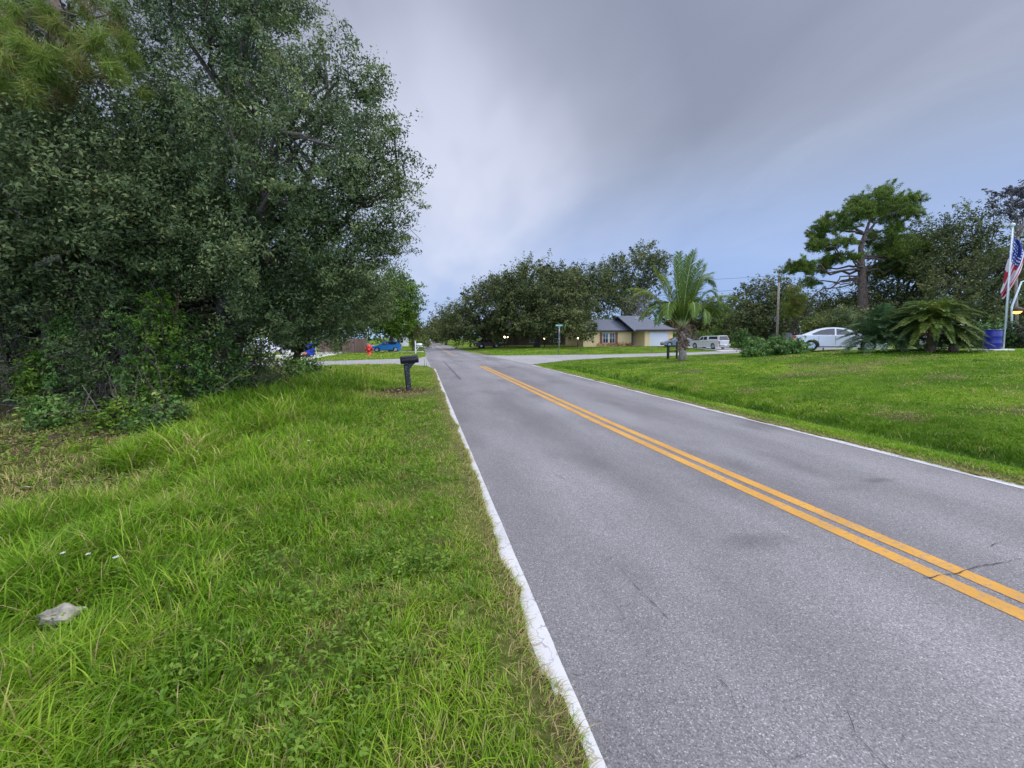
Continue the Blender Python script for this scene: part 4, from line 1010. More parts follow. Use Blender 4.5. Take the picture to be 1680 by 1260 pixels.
# ------------------------------------------------------------------ houses
def window(t, x0, x1, z0, z1, y, cols=2, rows=2, frame='white', inner=None):
    f = MB(); e = .06
    for xx in (x0, x1): f.box((xx, y, (z0 + z1) / 2), (e, .08, z1 - z0 + e))
    for zz in (z0, z1): f.box(((x0 + x1) / 2, y - .004, zz), (x1 - x0 + e, .08, e))
    for i in range(1, cols): f.box((x0 + (x1 - x0) * i / cols, y - .01, (z0 + z1) / 2), (.04, .05, z1 - z0))
    for i in range(1, rows): f.box(((x0 + x1) / 2, y - .012, z0 + (z1 - z0) * i / rows), (x1 - x0, .05, .04))
    w_ = f.build('window', M[frame], t)
    MB().box(((x0 + x1) / 2, y + .01, (z0 + z1) / 2), (x1 - x0, .02, z1 - z0)).build('pane', M['glass'], w_)
def gable(mb, x0, x1, y0, y1, ze, zr, th=.14, over=.35, hip=0):
    """side gable roof with its ridge along x, as one solid slab pair"""
    ym = (y0 + y1) / 2; a, b_ = y0 - over, y1 + over; sl_ = (zr - ze) / (ym - y0); z_e = ze - over * sl_
    prof = [(a, z_e), (ym, zr), (b_, z_e), (b_, z_e + th), (ym, zr + th), (a, z_e + th)]
    n = 6; X0, X1 = x0 - over, x1 + over
    V = [(X0, y, z) for y, z in prof] + [(X1 - (hip if i_ in (1, 4) else 0), y, z) for i_, (y, z) in enumerate(prof)]
    if hip: mb.add([V[7], V[6], V[8], V[10], V[11], V[9]], [(3, 4, 5), (2, 1, 0), (1, 2, 5, 4)])
    mb.add(V, [(0, 1, 4, 5), (1, 2, 3, 4), (11, 10, 7, 6), (10, 9, 8, 7)] + [(i, i + n, (i + 1) % n + n, (i + 1) % n) for i in range(n)])
M['stucco'] = mat('cream_stucco', (.86, .65, .34), .85, var=.06, scale=3, bump=.05)
M['shingle'] = mat('dark_shingle', (.10, .11, .135), .8, var=.35, scale=7, bump=.2)
M['fascia'] = mat('brown_fascia', (.05, .028, .02), .7)
M['shutter'] = mat('shutter_brown', (.28, .09, .05), .65, var=.1)
M['garage'] = mat('garage_white', (.74, .77, .82), .5, var=.03)
M['greydoor'] = mat('grey_door', (.22, .25, .29), .55, var=.1)
def xat(px, y, z=1.5):
    r = ray(px, 545); return EYE[0] + r[0] * (y - EYE[1]) / r[1]
YG = 61.0; YM = 63.6
hz = g1(xat(1080, YG), YG)
hx0 = xat(957, YM); gx0 = xat(1058, YG); gx1 = xat(1104, YG)
ht = thing('house', 'cream stucco bungalow with grey shingle roof and white garage door', 'house', (hx0, YM, hz))
o = np.array([hx0, YM, hz])
def bxw(mb, x0, x1, y0, y1, z0, z1): mb.box(((x0 + x1) / 2 - o[0], (y0 + y1) / 2 - o[1], (z0 + z1) / 2), (x1 - x0, y1 - y0, z1 - z0))
EV = 2.55
mb = MB()
xd0, xd1 = xat(1036, YM), gx0
bxw(mb, hx0, xd0, YM, YM + 8.5, -.3, EV); bxw(mb, xd0, gx0, YM + 1.2, YM + 8.5, -.3, EV); 
bxw(mb, gx0, gx1, YG, YM + 8.5, -.3, EV + .02)
for (xa, xb, ya, yb, zr) in ((hx0, gx0, YM, YM + 8.5, 4.35), (gx0, gx1, YG, YM + 8.5, 4.95)):      # gable ends
    ym = (ya + yb) / 2
    for xx in ((xa + .05, xb - .05) if zr < 4.5 else (xa + .05,)):
        V = [(xx + e - o[0], y - o[1], z) for e in (-.05, .05) for y, z in ((ya, EV), (yb, EV), (ym, zr - .06))]
        mb.add(V, [(0, 1, 2), (5, 4, 3), (0, 3, 4, 1), (1, 4, 5, 2), (2, 5, 3, 0)])
mb.build('wall', M['stucco'], ht)
mb = MB(); gable(mb, hx0 - o[0] - .1, gx0 - o[0] - .2, 0, 8.5, EV, 4.35, over=.5); mb.build('roof', M['shingle'], ht)
mb = MB(); gable(mb, gx0 - o[0] - 1.55, gx1 - o[0] + .1, YG - o[1], 8.5, EV + .03, 4.95, over=.55, hip=3.3); r2 = mb.build('roof', M['shingle'], ht)
MB().lathe([(.09, 0), (.09, .35), (.14, .36), (.12, .46)], 10, (gx0 - o[0] + .6, YG - o[1] + 3.9, 4.2)).build('roof_vent', M['white'], r2)
mb = MB(); mb.box(((hx0 + gx0) / 2 - o[0] - .3, -.53, EV - .06), (gx0 - hx0 - .2, .05, .2)); mb.box(((gx0 - 1.5 + gx1) / 2 - o[0] + .05, YG - o[1] - .58, EV - .02), (gx1 - gx0 + 2.4, .05, .22)); mb.build('fascia', M['fascia'], ht)
wx0, wx1 = xat(989, YM) - o[0], xat(1008.5, YM) - o[0]
wm = (wx0 + wx1) / 2
window(ht, wx0, wm - .12, .55, 2.15, -.03, 2, 2); window(ht, wm + .12, wx1, .55, 2.15, -.03, 2, 2)
for xx in (wx0 - .30, wx1 + .30):
    mb = MB(); mb.box((xx, -.03, 1.35), (.42, .06, 1.75))
    for i in range(12): mb.box((xx, -.065, .6 + i * .13), (.32, .02, .07))
    mb.build('shutter', M['shutter'], ht)
g0, g1_ = xat(1067, YG) - o[0], xat(1095, YG) - o[0]
mb = MB()
for i in range(4): mb.box(((g0 + g1_) / 2, YG - o[1] - .02, .28 + i * .53), (g1_ - g0, .06, .515), bev=.01)
mb.build('garage_door', M['garage'], ht)
mb = MB(); mb.box((g0 - .06, YG - o[1] - .015, 1.06), (.1, .08, 2.12)); mb.box((g1_ + .06, YG - o[1] - .015, 1.06), (.1, .08, 2.12)); mb.box(((g0 + g1_) / 2, YG - o[1] - .018, 2.19), (g1_ - g0 + .22, .08, .1)); mb.build('garage_frame', M['white'], ht)
mb = MB(); mb.box((xd0 - o[0] + .75, 1.17, 1.05), (.95, .06, 2.1), bev=.01); dr = mb.build('front_door', M['greydoor'], ht)
MB().tube([(xd0 - o[0] + 1.1, 1.11, 1.0), (xd0 - o[0] + 1.1, 1.05, 1.0)], .035, 8).build('handle', M['chrome'], dr)
mb = MB(); mb.box((xd0 - o[0] + .9, .3, .02), (2.0, 1.6, .12)); mb.build('step', M['concrete'], ht)
MB().box(((g0 + g1_) / 2 + .1, YG - o[1] - .08, 2.4), (.25, .12, .14), bev=.02).build('lamp', M['black'], ht)
# flower bed plants under its windows
for i in range(9):
    x = xat(984 + i * 6.3, YM - .8); y = YM - .8 + .2 * random.random()
    q = thing('bedding_plant', 'low red leaved plant in the row under the cream house windows', 'plant', (x, y, g1(x, y)), group='red leaved plants along the cream house front')
    n = 60; C = np.array([x, y, g1(x, y)]) + np.array([0, 0, .3]) + rng.normal(size=(n, 3)) * np.array([.2, .15, .17])
    link('foliage', leaves_mesh('foliage', C, sphere(n) + [0, -.3, .3], .24, .09, rng.random(n)), M['croton'], q, True)
    MB().tube([(x, y, g1(x, y) - .05), (x, y, g1(x, y) + .3)], .02, 5).build('stem', M['bark'], q, True)

def simple_house(name, label, x0, x1, y0, depth, ev, zr, wallm, roofm, z0, windows=(), doors=(), over=.5):
    t = thing(name, label, 'house', (x0, y0, z0))
    w_ = x1 - x0; mb = MB(); mb.box((w_ / 2, depth / 2, ev / 2 - .2), (w_, depth, ev + .4))
    for xx in (.05, w_ - .05):
        V = [(xx + e, y, z) for e in (-.05, .05) for y, z in ((0, ev), (depth, ev), (depth / 2, zr - .05))]
        mb.add(V, [(0, 1, 2), (5, 4, 3), (0, 3, 4, 1), (1, 4, 5, 2), (2, 5, 3, 0)])
    mb.build('wall', wallm, t)
    mb = MB(); gable(mb, 0, w_, 0, depth, ev + .02, zr, over=over); mb.build('roof', roofm, t)
    MB().box((w_ / 2, -over - .03, ev - .12), (w_ + 2 * over, .05, .2)).build('fascia', M['fascia'], t)
    for a, b_, za, zb in windows: window(t, a, b_, za, zb, -.03)
    for a in doors:
        d_ = MB().box((a, -.02, 1.05), (.95, .06, 2.1), bev=.01).build('front_door', M['fascia'], t)
        MB().tube([(a + .35, -.06, 1.0), (a + .35, -.12, 1.0)], .035, 8).build('handle', M['chrome'], d_)
    return t
M['tanroof'] = mat('tan_roof', (.36, .22, .13), .85, var=.2, scale=6)
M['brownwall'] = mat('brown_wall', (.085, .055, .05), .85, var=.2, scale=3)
M['tanwall'] = mat('tan_wall', (.48, .37, .24), .85, var=.1)
M['greywall'] = mat('pale_wall', (.52, .53, .55), .8, var=.06)
Y2 = 92; xa, xb = xat(1112, Y2), xat(1186, Y2)
simple_house('house', 'tan house with orange brown roof far behind the silver pickup', xa, xb, Y2, 8, 3.0, 5.6, M['tanwall'], M['tanroof'], .3, [(5.4, 7.4, .9, 2.2), (10.2, 11.6, 1, 2.2)], (8.6,))
Y3 = 80; xa, xb = xat(800, Y3), xat(940, Y3)
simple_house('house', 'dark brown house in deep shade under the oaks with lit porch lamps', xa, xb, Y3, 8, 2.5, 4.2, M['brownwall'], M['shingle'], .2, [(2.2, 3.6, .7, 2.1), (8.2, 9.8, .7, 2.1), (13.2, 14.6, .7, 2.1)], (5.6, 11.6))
# lit lamps by the shaded house
M['bulb'] = mat('lit_lamp', (1, .9, .7), .4, emit=((1.0, .76, .48), 5))
for px, py, Zl, lab, gl in ((828, 553, 70, 'lit globe lamp on a post under the oaks, the larger of a pair', .17), (833, 553, 71.5, 'lit globe lamp on a post under the oaks, the smaller of a pair', .14), (893.5, 554.5, 68, 'lone lit globe lamp on a red brown post before the shaded house', .19), (948, 555, 64, 'small lit lamp on a dark red post beside the cream house end', .11)):
    q = at(px, py, Zl); zb = g1(q[0], q[1]); t = thing('post_lamp', lab, 'lamp', (q[0], q[1], zb))
    hq = q[2] - zb
    MB().tube([(0, 0, -.05), (0, 0, hq - gl)], [.06, .045], 8).build('post', M['fascia'], t)
    mb = MB(); mb.lathe([(gl * math.sin(PI * i / 8), -gl * math.cos(PI * i / 8)) for i in range(9)], 12, (0, 0, hq)); mb.build('globe', M['bulb'], t)
# pale block wall and house shape beyond the utility pole
A = on(1228, 66); B = on(1302, 58)
an = math.atan2(B[1] - A[1], B[0] - A[0]); l = np.linalg.norm((B - A)[:2])
t = thing('block_wall', 'pale grey garden wall behind the round shrub and the utility pole', 'wall', (A[0], A[1], g1(A[0], A[1])), an)
mb = MB(); mb.box((l / 2, 0, .9), (l, .2, 1.9)); mb.build('wall', M['greywall'], t)
mb = MB(); mb.box((l / 2, 0, 1.9), (l + .1, .3, .1), bev=.02); mb.build('coping', M['concrete'], t)
# left house behind the van
Y4 = 74; xa, xb = xat(380, Y4), xat(470, Y4)
simple_house('house', 'white house behind the white van, glimpsed through the woods', xa, xb, Y4, 8, 2.7, 4.4, M['white'], M['shingle'], 0, [(3, 4.6, .8, 2.1)], (6.5,))
simple_house('house', 'low pale house beyond the bright blue hatchback', xat(640, 105), xat(668, 105), 105, 8, 2.7, 4.4, M['white'], M['galv'], 0, [(1.5, 3, .8, 2.1)], ())
# far white truck seen end on where the road meets the trees
p = at(697, 556, 300); 
t = thing('distant_truck', 'pale box truck tiny at the far end of the road', 'truck', (p[0], p[1], 0))
MB().box((0, 0, 2.0), (2.4, 6, 2.6), bev=.05).build('cargo_box', M['white'], t); MB().box((0, -3.7, 1.3), (2.2, 1.5, 1.8), bev=.2).build('cab', M['white'], t)
for sx in (-1, 1):
    for sy in (-3.6, 2): MB().tube([(sx * .8, sy, .45), (sx * 1.1, sy, .45)], .45, 12).build('wheel', M['rubber'], t)

# ------------------------------------------------------------------ utility pole and wires
p = on(1275, 52)
hp = at(1278, 443, 52)[2] - p[2]
t = thing('utility_pole', 'slim grey brown utility pole with a short crossarm behind the shrub', 'utility pole', p, rot=(0, math.radians(-.6), 0))
MB().tube([(0, 0, -.2), (0, 0, hp)], [.15, .10], 10).build('pole', M['polewood'], t)
MB().box((-.35, -.12, hp - .12), (1.1, .09, .11)).build('crossarm', M['polewood'], t)
for x in (-.85, -.5): MB().lathe([(.05, 0), (.06, .06), (.03, .1), (.05, .15)], 8, (x, -.12, hp - .06)).build('insulator', M['galv'], t)
MB().tube([(-.80, -.12, hp - .17), (-.82, -.12, hp - .5)], [.05, .08], 8).build('lamp', M['galv'], t)
M['wire'] = mat('wire', (.03, .03, .035), .6)
for (pa, pb, lab) in (((1275, 470, 52), (765, 493, 69), 'lower thin dark wire strung across the oaks'), ((1276, 452, 52), (792, 463, 69), 'upper thin dark wire strung across the oaks')):
    A = at(*pa); B = at(*pb); pts = [A + (B - A) * i / 16 - np.array([0, 0, .55 * 4 * (i / 16) * (1 - i / 16)]) for i in range(17)]
    mb = MB(); mb.tube(pts, .016, 5); tag(mb.build('utility_wire', M['wire']), lab, 'wire', 'wires along the street')

# ------------------------------------------------------------------ flagpole, flag, barrel, lantern on the far side of the lawn
p = on(1648, 19.4); top = at(1665, 376, 19.4)
hp = top[2] - p[2]
t = thing('flagpole', 'white metal flagpole standing on a small slab beside the blue barrel', 'flagpole', p, rot=(0, math.radians(-1.0), 0))
M['polewhite'] = mat('pole_white', (.60, .66, .64), .4, var=.1, scale=4)
MB().tube([(0, 0, -.1), (0, 0, hp)], [.033, .025], 10).build('pole', M['polewhite'], t)
MB().lathe([(.02, 0), (.07, .03), (.09, .09), (.07, .15), (.0, .18)], 12, (0, 0, hp)).build('finial', M['polewhite'], t)
MB().tube([(.06, -.02, 1.0), (.055, -.02, hp - .1)], .006, 5).build('halyard', M['white'], t)
q = p; mb = MB(); mb.box((0, 0, .02), (1.3, .8, .12), bev=.02)
sl_ = mb.build('concrete_slab', M['concrete']); sl_.location = (q[0] - .45, q[1] + .1, q[2]); tag(sl_, 'small concrete slab under the blue barrel and flagpole foot', 'slab')
# limp flag: hoist along the pole, the fly hanging down in folds
FU, FV = 30, 44
hoist, fly = 1.55, 2.55
Vf = []; UV = []
for j in range(FV + 1):
    for i in range(FU + 1):
        u = i / FU; v = j / FV          # u across the hoist (top to bottom), v along the fly
        a, d = u, v                    # a across the gathered cloth, d down it
        wd_ = .46 * math.sin(PI * min(1, .20 + d * .60)) * (1 - .45 * max(0, d - .6) / .4)
        x = -.02 + a * wd_ - .30 * max(0, d - .45) + .03 * math.sin(d * 9)
        y = -.06 + .11 * math.sin(a * 12 + d * 3.5) * (.35 + d) * (.3 + a)
        z = -.05 - d * (2.55 + .35 * math.sin(a * 2.6)) - .30 * a * (1 - d)
        Vf.append((x, y, z)); UV.append((min(.999, max(0, .02 + .50 * a + .50 * max(0, d - .12) + .05 * math.sin(a * 12 + d * 3.5))), min(.999, max(0, .02 + .98 * d - .22 * a * (1 - d)))))
faces = [(j * (FU + 1) + i, j * (FU + 1) + i + 1, (j + 1) * (FU + 1) + i + 1, (j + 1) * (FU + 1) + i) for j in range(FV) for i in range(FU)]
me = bpy.data.meshes.new('flag'); me.from_pydata(Vf, [], faces)
uvl = me.uv_layers.new(name='cloth')
for lp in me.loops: uvl.data[lp.index].uv = UV[lp.vertex_index]
me.polygons.foreach_set('use_smooth', [True] * len(me.polygons))
m, nt, b = new_mat('flag_cloth'); L = nt.links
uvn = N(nt, 'ShaderNodeUVMap', uv_map='cloth'); sp = N(nt, 'ShaderNodeSeparateXYZ'); L.new(uvn.outputs[0], sp.inputs[0])
def mth(op, a, b_=None):
    n_ = N(nt, 'ShaderNodeMath', operation=op)
    for i_, vv in enumerate((a, b_)):
        if vv is None: continue
        if hasattr(vv, 'node'): L.new(vv, n_.inputs[i_])
        else: n_.inputs[i_].default_value = vv
    return n_.outputs[0]
U, Vv = sp.outputs[0], sp.outputs[1]
stripe = mth('LESS_THAN', mth('MODULO', mth('MULTIPLY', U, 13.0), 2.0), 1.0)
canton = mth('MULTIPLY', mth('LESS_THAN', U, 7 / 13), mth('LESS_THAN', Vv, .4))
su = mth('SUBTRACT', mth('FRACT', mth('MULTIPLY', U, 13 / 7 * 5)), .5); sv = mth('SUBTRACT', mth('FRACT', mth('MULTIPLY', Vv, 6 / .4)), .5)
star = mth('LESS_THAN', mth('ADD', mth('MULTIPLY', su, su), mth('MULTIPLY', sv, sv)), .055)
m1 = N(nt, 'ShaderNodeMix', data_type='RGBA'); L.new(stripe, m1.inputs[0]); m1.inputs[6].default_value = (.72, .66, .68, 1); m1.inputs[7].default_value = (.50, .015, .045, 1)
m2 = N(nt, 'ShaderNodeMix', data_type='RGBA'); L.new(star, m2.inputs[0]); m2.inputs[6].default_value = (.02, .035, .22, 1); m2.inputs[7].default_value = (.75, .75, .8, 1)
m3 = N(nt, 'ShaderNodeMix', data_type='RGBA'); L.new(canton, m3.inputs[0]); L.new(m1.outputs[2], m3.inputs[6]); L.new(m2.outputs[2], m3.inputs[7])
L.new(m3.outputs[2], b.inputs['Base Color']); b.inputs['Roughness'].default_value = .75
fo = link('flag', me, m); fo.location = at(1659, 384, 19.2); fo.rotation_euler = (0, 0, math.radians(-61))
md = fo.modifiers.new('thickness', 'SOLIDIFY'); md.thickness = .006
tag(fo, 'limp red white and blue striped flag with white stars hanging on the flagpole', 'flag')
p = on(1629, 19.5)
t = thing('plastic_barrel', 'dark blue plastic barrel standing beside the flagpole', 'barrel', (p[0], p[1], p[2] + .06))
M['barrel'] = mat('barrel_blue', (.012, .018, .20), .4, var=.1)
MB().lathe([(.25, 0), (.285, .03), (.29, .25), (.30, .28), (.30, .31), (.29, .34), (.29, .56), (.30, .59), (.30, .62), (.29, .65), (.285, .85), (.26, .9)], 28).build('body', M['barrel'], t)
MB().lathe([(.285, .86), (.30, .87), (.30, .91), (.27, .915), (.26, .89), (.01, .89)], 28).build('lid', M['barrel'], t)
MB().lathe([(.03, .89), (.035, .92), (.01, .925)], 10, (.14, .05, 0)).build('cap', M['barrel'], t)
# bracket post with a glowing lantern
p = on(1662, 22); a_ = at(1660, 503, 22); b_ = at(1676, 462, 22); c_ = at(1668, 509, 22)
t = thing('lantern_post', 'pale bracket post with a glowing amber lantern at the hedge', 'lantern', p)
mb = MB(); mb.tube([p - [0, 0, .1], a_, b_, b_ + [.25, 0, .04]], [.05, .045, .035, .03], 8); mb.build('bracket', M['polewhite'], t, True)
r_ = unit(ray(1668, 509)); 
mb = MB(); mb.lathe([(.24, 0), (.26, .02), (.26, .12), (.16, .2), (.03, .26)], 14, tuple(c_ - [0, 0, .06])); mb.build('shade', M['fascia'], t, True)
mb = MB(); mb.lathe([(.02, -.13), (.13, -.10), (.19, -.02), (.2, .0)], 14, tuple(c_ - [0, 0, .06])); mb.build('glowing_bowl', mat('amber_glow', (1, .4, .1), .4, emit=((1.0, .30, .05), 3.5)), t, True)
# stone in the grass
p = gp(100, 1030)
mbr = MB(); mbr.lathe([(.0, -.06), (.12, -.04), (.15, .0), (.145, .03), (.11, .05), (.05, .056), (.01, .05)], 22, smooth=False)
t = mbr.build('flat_stone', M['rock'])
for v in t.data.vertices:
    f = 1 + .22 * math.sin(v.co.y * 31 + v.co.z * 20) + .12 * math.sin(v.co.x * 47)
    v.co.x *= .80 * f; v.co.y *= .5 * (1 + .2 * math.sin(v.co.x * 36)); v.co.z = v.co.z * (1 + .35 * math.sin(v.co.x * 29 + v.co.y * 41)) + .012 * math.sin(v.co.x * 60)
t.location = (p[0], p[1], p[2] + .085); t.rotation_euler = (.22, .10, .35); tag(t, 'pale flat stone lying in the long grass', 'stone')
# small white wild flowers
for i, (px, py, lab) in enumerate(((108, 950, 'white flower head above the pale stone'), (150, 952, 'white flower head next to the flower above the pale stone'), (195, 958, 'white flower head in the grass, third of a loose row by the stone'), (508, 741, 'tiny white flower in the mid verge'), (327, 760, 'tiny white flower in the tall grass'), (286, 735, 'tiny white flower near the leafy weeds'))):
    q = gp(px, py + 8); h_ = .27; t = thing('wild_flower', lab, 'flower', q, group='white wild flowers in the grass')
    MB().tube([(0, 0, 0), (.02, 0, h_ * .6), (0, .01, h_)], .004, 5).build('stem', M['shrub'], t)
    n = 16; a = np.arange(n) * 2.4; r = .004 * np.sqrt(np.arange(n)) * (1 + .0 * a) * (1.2 if i < 3 else 1.3)
    C = np.stack([r * np.cos(a), r * np.sin(a), h_ + .006 + 0 * a], 1)
    link('petals', leaves_mesh('petals', C, np.array([0, 0, 1]) + rng.normal(size=C.shape) * .3, .016, .011, rng.random(n)), M['flower'], t)

# ================================================================== VEGETATION
def fronds(mb, V, Q, T, base, tips, nl, ll, lw, tint, droop=.35, rach=.02, seg=12, ctrl=None, vshape=.4, acute=0):
    """pinnate fronds: a curved rachis with narrow leaflets either side; leaf quads are appended to V, Q-tints to T"""
    for k, (tip, cpt, tn) in enumerate(tips):
        A = np.array(base, float); C = np.array(tip, float); B = np.array(cpt, float)
        pts = []
        for i in range(seg + 1):
            s_ = i / seg; pts.append((1 - s_) ** 2 * A + 2 * s_ * (1 - s_) * B + s_ * s_ * C)
        mb.tube(pts, list(np.linspace(rach, rach * .25, seg + 1)), 5, tint=0) if False else mb.tube(pts, list(np.linspace(rach, rach * .25, seg + 1)), 5)
        ln = np.linalg.norm(np.diff(np.array(pts), axis=0), axis=1).sum()
        for i in range(nl):
            s_ = .10 + .90 * (i + .5) / nl
            c = (1 - s_) ** 2 * A + 2 * s_ * (1 - s_) * B + s_ * s_ * C
            tg = 2 * (1 - s_) * (B - A) + 2 * s_ * (C - B); tg /= np.linalg.norm(tg) + 1e-9
            sd = np.cross(tg, (0, 0, 1)); sd /= np.linalg.norm(sd) + 1e-9; up = np.cross(sd, tg)
            l_ = ll * (.35 + 1.0 * math.sin(PI * min(.97, s_ * .82 + .14))) * (.85 + .3 * random.random())
            for sg in (-1, 1):
                steep = max(0, tg[2]) * acute
                dro = droop * (1 - .5 * steep)
                d = sd * sg * (.75 - .20 * steep) + tg * (.62 + .22 * steep) + up * vshape * (1 - droop) + np.array([0, 0, -1]) * dro * (.3 + .5 * random.random())
                d = d + rng.normal(size=3) * .08; d /= np.linalg.norm(d)
                e = c + d * l_ * .55; d2 = d + np.array([0, 0, -1]) * dro * 1.6; d2 /= np.linalg.norm(d2); f = e + d2 * l_ * .5
                wv = np.cross(d, up); wv /= np.linalg.norm(wv) + 1e-9; wv = wv * lw / 2
                V += [c - wv * .6, c + wv * .6, e + wv, e - wv, f + wv * .15, f - wv * .15]
                tt = min(1, max(0, tn + .25 * (random.random() - .5)))
                T += [tt * .9] * 4 + [tt] * 2
def frond_mesh(name, V, T, material, parent):
    V = np.array(V); n = len(V) // 6
    q = (np.arange(n)[:, None] * 6 + np.array([0, 1, 2, 3, 3, 2, 4, 5])[None]).ravel()
    return link(name, np_mesh(name, V, q, np.full(n * 2, 4), T), material, parent, True)

# ---- coconut palm
base = on(1121, 28.0); cb = at(1120, 541, 28.0)
t = thing('coconut_palm', 'coconut palm with ragged brown boots and long arching fronds on the lawn', 'palm', base)
mb = MB(); mb.tube([base - [0, 0, .2], base + (cb - base) * .25, base + (cb - base) * .6, cb - [0, 0, .1]], [.29, .24, .21, .24], 14)
mb.build('trunk', M['palebark'], t, True)
M['boot'] = mat('palm_boot', (.20, .12, .085), .9, var=.5, scale=8, bump=.5)
mb = MB()
for i in range(46):
    a = i * 2.4; z_ = .33 + .72 * (i / 46); c = base + (cb - base) * z_; rr = .17 + .05 * random.random()
    d = np.array([math.cos(a), math.sin(a), 0]); l_ = .35 + .45 * random.random()
    dr = -.25 if random.random() < .45 else .9
    mb.tube([c + d * rr * .8, c + d * (rr + .12 * l_) + [0, 0, .45 * l_ * abs(dr)], c + d * (rr + .42 * l_) + [0, 0, dr * l_ * .7]], [.11, .08, .03], 5)
mb.build('boots', M['boot'], t, True)
V, T = [], []; mb = MB()
FR = [  # tip px, tip py, depth offset, control px, py, tint
    (1114, 415, 0, 1113, 470, .40), (1139, 411, .4, 1124, 458, .40), (1106, 422, -.5, 1110, 480, .45), (1128, 420, .9, 1121, 470, .36), (1150, 428, .6, 1131, 470, .42),
    (1072, 438, -.3, 1094, 482, .66), (1158, 434, -.2, 1137, 488, .62), (1086, 452, 1.0, 1100, 470, .42), (1172, 470, .5, 1152, 426, .50), (1180, 500, -.5, 1168, 440, .48),
    (1038, 486, .2, 1064, 460, .82), (1030, 474, 1.2, 1075, 466, .72), (1212, 492, .9, 1165, 464, .66), (1202, 512, -.3, 1166, 468, .55), (1052, 524, -.6, 1072, 474, .34), (1078, 532, -1.0, 1088, 472, .30),
    (1160, 530, -1.0, 1156, 474, .34), (1182, 528, .3, 1162, 474, .40), (1096, 522, -1.5, 1094, 462, .50), (1140, 520, -1.4, 1140, 462, .46), (1192, 520, 1.4, 1152, 472, .42), (1060, 512, 1.4, 1083, 470, .36), (1172, 446, 1.6, 1138, 452, .36)]
tips = [(at(a, b_, 28 + dz_), at(c, d, 28 + dz_ * .5), tn) for a, b_, dz_, c, d, tn in FR]
fronds(mb, V, None, T, cb, tips, 110, .58, .036, .5, droop=.5, rach=.045, acute=1)
M['stalk'] = mat('frond_stalk', (.34, .33, .12), .5); mb.build('frond_stalks', M['stalk'], t, True); frond_mesh('fronds', V, T, M['palm'], t)

def cycad(name, label, base, n, R, hgt, material, ll, lw, nl, crown_z=.25, trunk=None, tn=.5, group=None, cat='palm', cone=False, lo=-.2, hi=1.0, mats=None):
    t = thing(name, label, cat, base, group=group); base = np.array(base, float); c0 = base + np.array([0, 0, crown_z])
    V, T = [], []; mb = MB(); tips = []
    for i in range(n):
        a = i * 2.39996 + random.uniform(-.3, .3); e = lo + (hi - lo) * (i + .5) / n; r = R * (.8 + .35 * random.random()) * math.cos(max(0, e) * 1.1)
        d = np.array([math.cos(a), math.sin(a), 0])
        tip = c0 + d * r + np.array([0, 0, hgt * e])
        cp = c0 + d * r * .45 + np.array([0, 0, hgt * (.55 + .6 * e)])
        tips.append((tip, cp, tn + .35 * (random.random() - .5) + (.25 if e < 0 and random.random() < .35 else 0)))
    fronds(mb, V, None, T, c0, tips, nl, ll, lw, tn, droop=.25, rach=.022, seg=8, vshape=.6)
    mb.build('frond_stalks', material, t, True); frond_mesh('fronds', V, T, material, t)
    if trunk:
        m2 = MB(); m2.tube([base - [0, 0, .1], base + [0, 0, crown_z * .5], c0], [trunk, trunk * 1.1, trunk * .95], 12)
        for i in range(40):
            a = i * 2.4; z_ = crown_z * (i + .5) / 40; d = np.array([math.cos(a), math.sin(a), 0])
            m2.tube([base + d * trunk * .8 + [0, 0, z_], base + d * trunk * 1.35 + [0, 0, z_ + .08]], [.06, .02], 5)
        m2.build('trunk', M['boot'], t, True)
    if cone:
        m2 = MB(); m2.lathe([(.12, -.1), (.16, .05), (.15, .22), (.08, .36), (0, .42)], 12, tuple(c0 + [0, 0, .45])); m2.build('cone', mat('cone_tan', (.40, .20, .09), .8, var=.3, scale=10), t, True)
    return t
cycad('feathery_palm', 'big mound of blue green feathery fronds beside the white sedan', on(1447, 21), 84, 1.75, 1.35, M['cycad'], .36, .035, 34, .4, None, .5, lo=-.5, hi=1.45)
cycad('feathery_palm', 'blue green feathery fronds between the big mound and the trunked cycad', on(1492, 20.5), 56, 1.25, 1.35, M['cycad'], .32, .035, 30, .45, None, .48, lo=-.5, hi=1.4)
cycad('cycad', 'tall cycad with dark trunk, tan cone and wide arching yellow green fronds', on(1529, 19.2), 84, 1.55, 1.0, M['sago'], .24, .03, 40, 1.38, .15, .55, lo=-1.15, hi=.9, cone=True)
cycad('cycad', 'low dark cycad on the grass at the foot of the taller trunked one', on(1566, 18.8), 60, 1.15, 1.0, M['sago'], .20, .03, 26, .22, .13, .12, lo=-.3, hi=1.0)
# small yellowish palm and shrub by the far left verge
p = on(690, 62)
tree('bush', 'yellow green bush behind the small white mailbox', 'bush', p, [lobe(690, 562, 13, 11, 62), lobe(680, 566, 10, 8, 61), lobe(699, 560, 8, 10, 63)], .20, .4, 130, 24, .4, 'yellowgreen', tr=.05, limbs=5)
p = on(725, 118)
tree('young_palm_tree', 'small fresh green tree on the verge beyond the junction', 'tree', p, [lobe(726, 553, 9, 8, 118), lobe(731, 550, 5, 7, 118)], .34, .4, 90, 20, .5, 'bright', tr=.1, limbs=5)

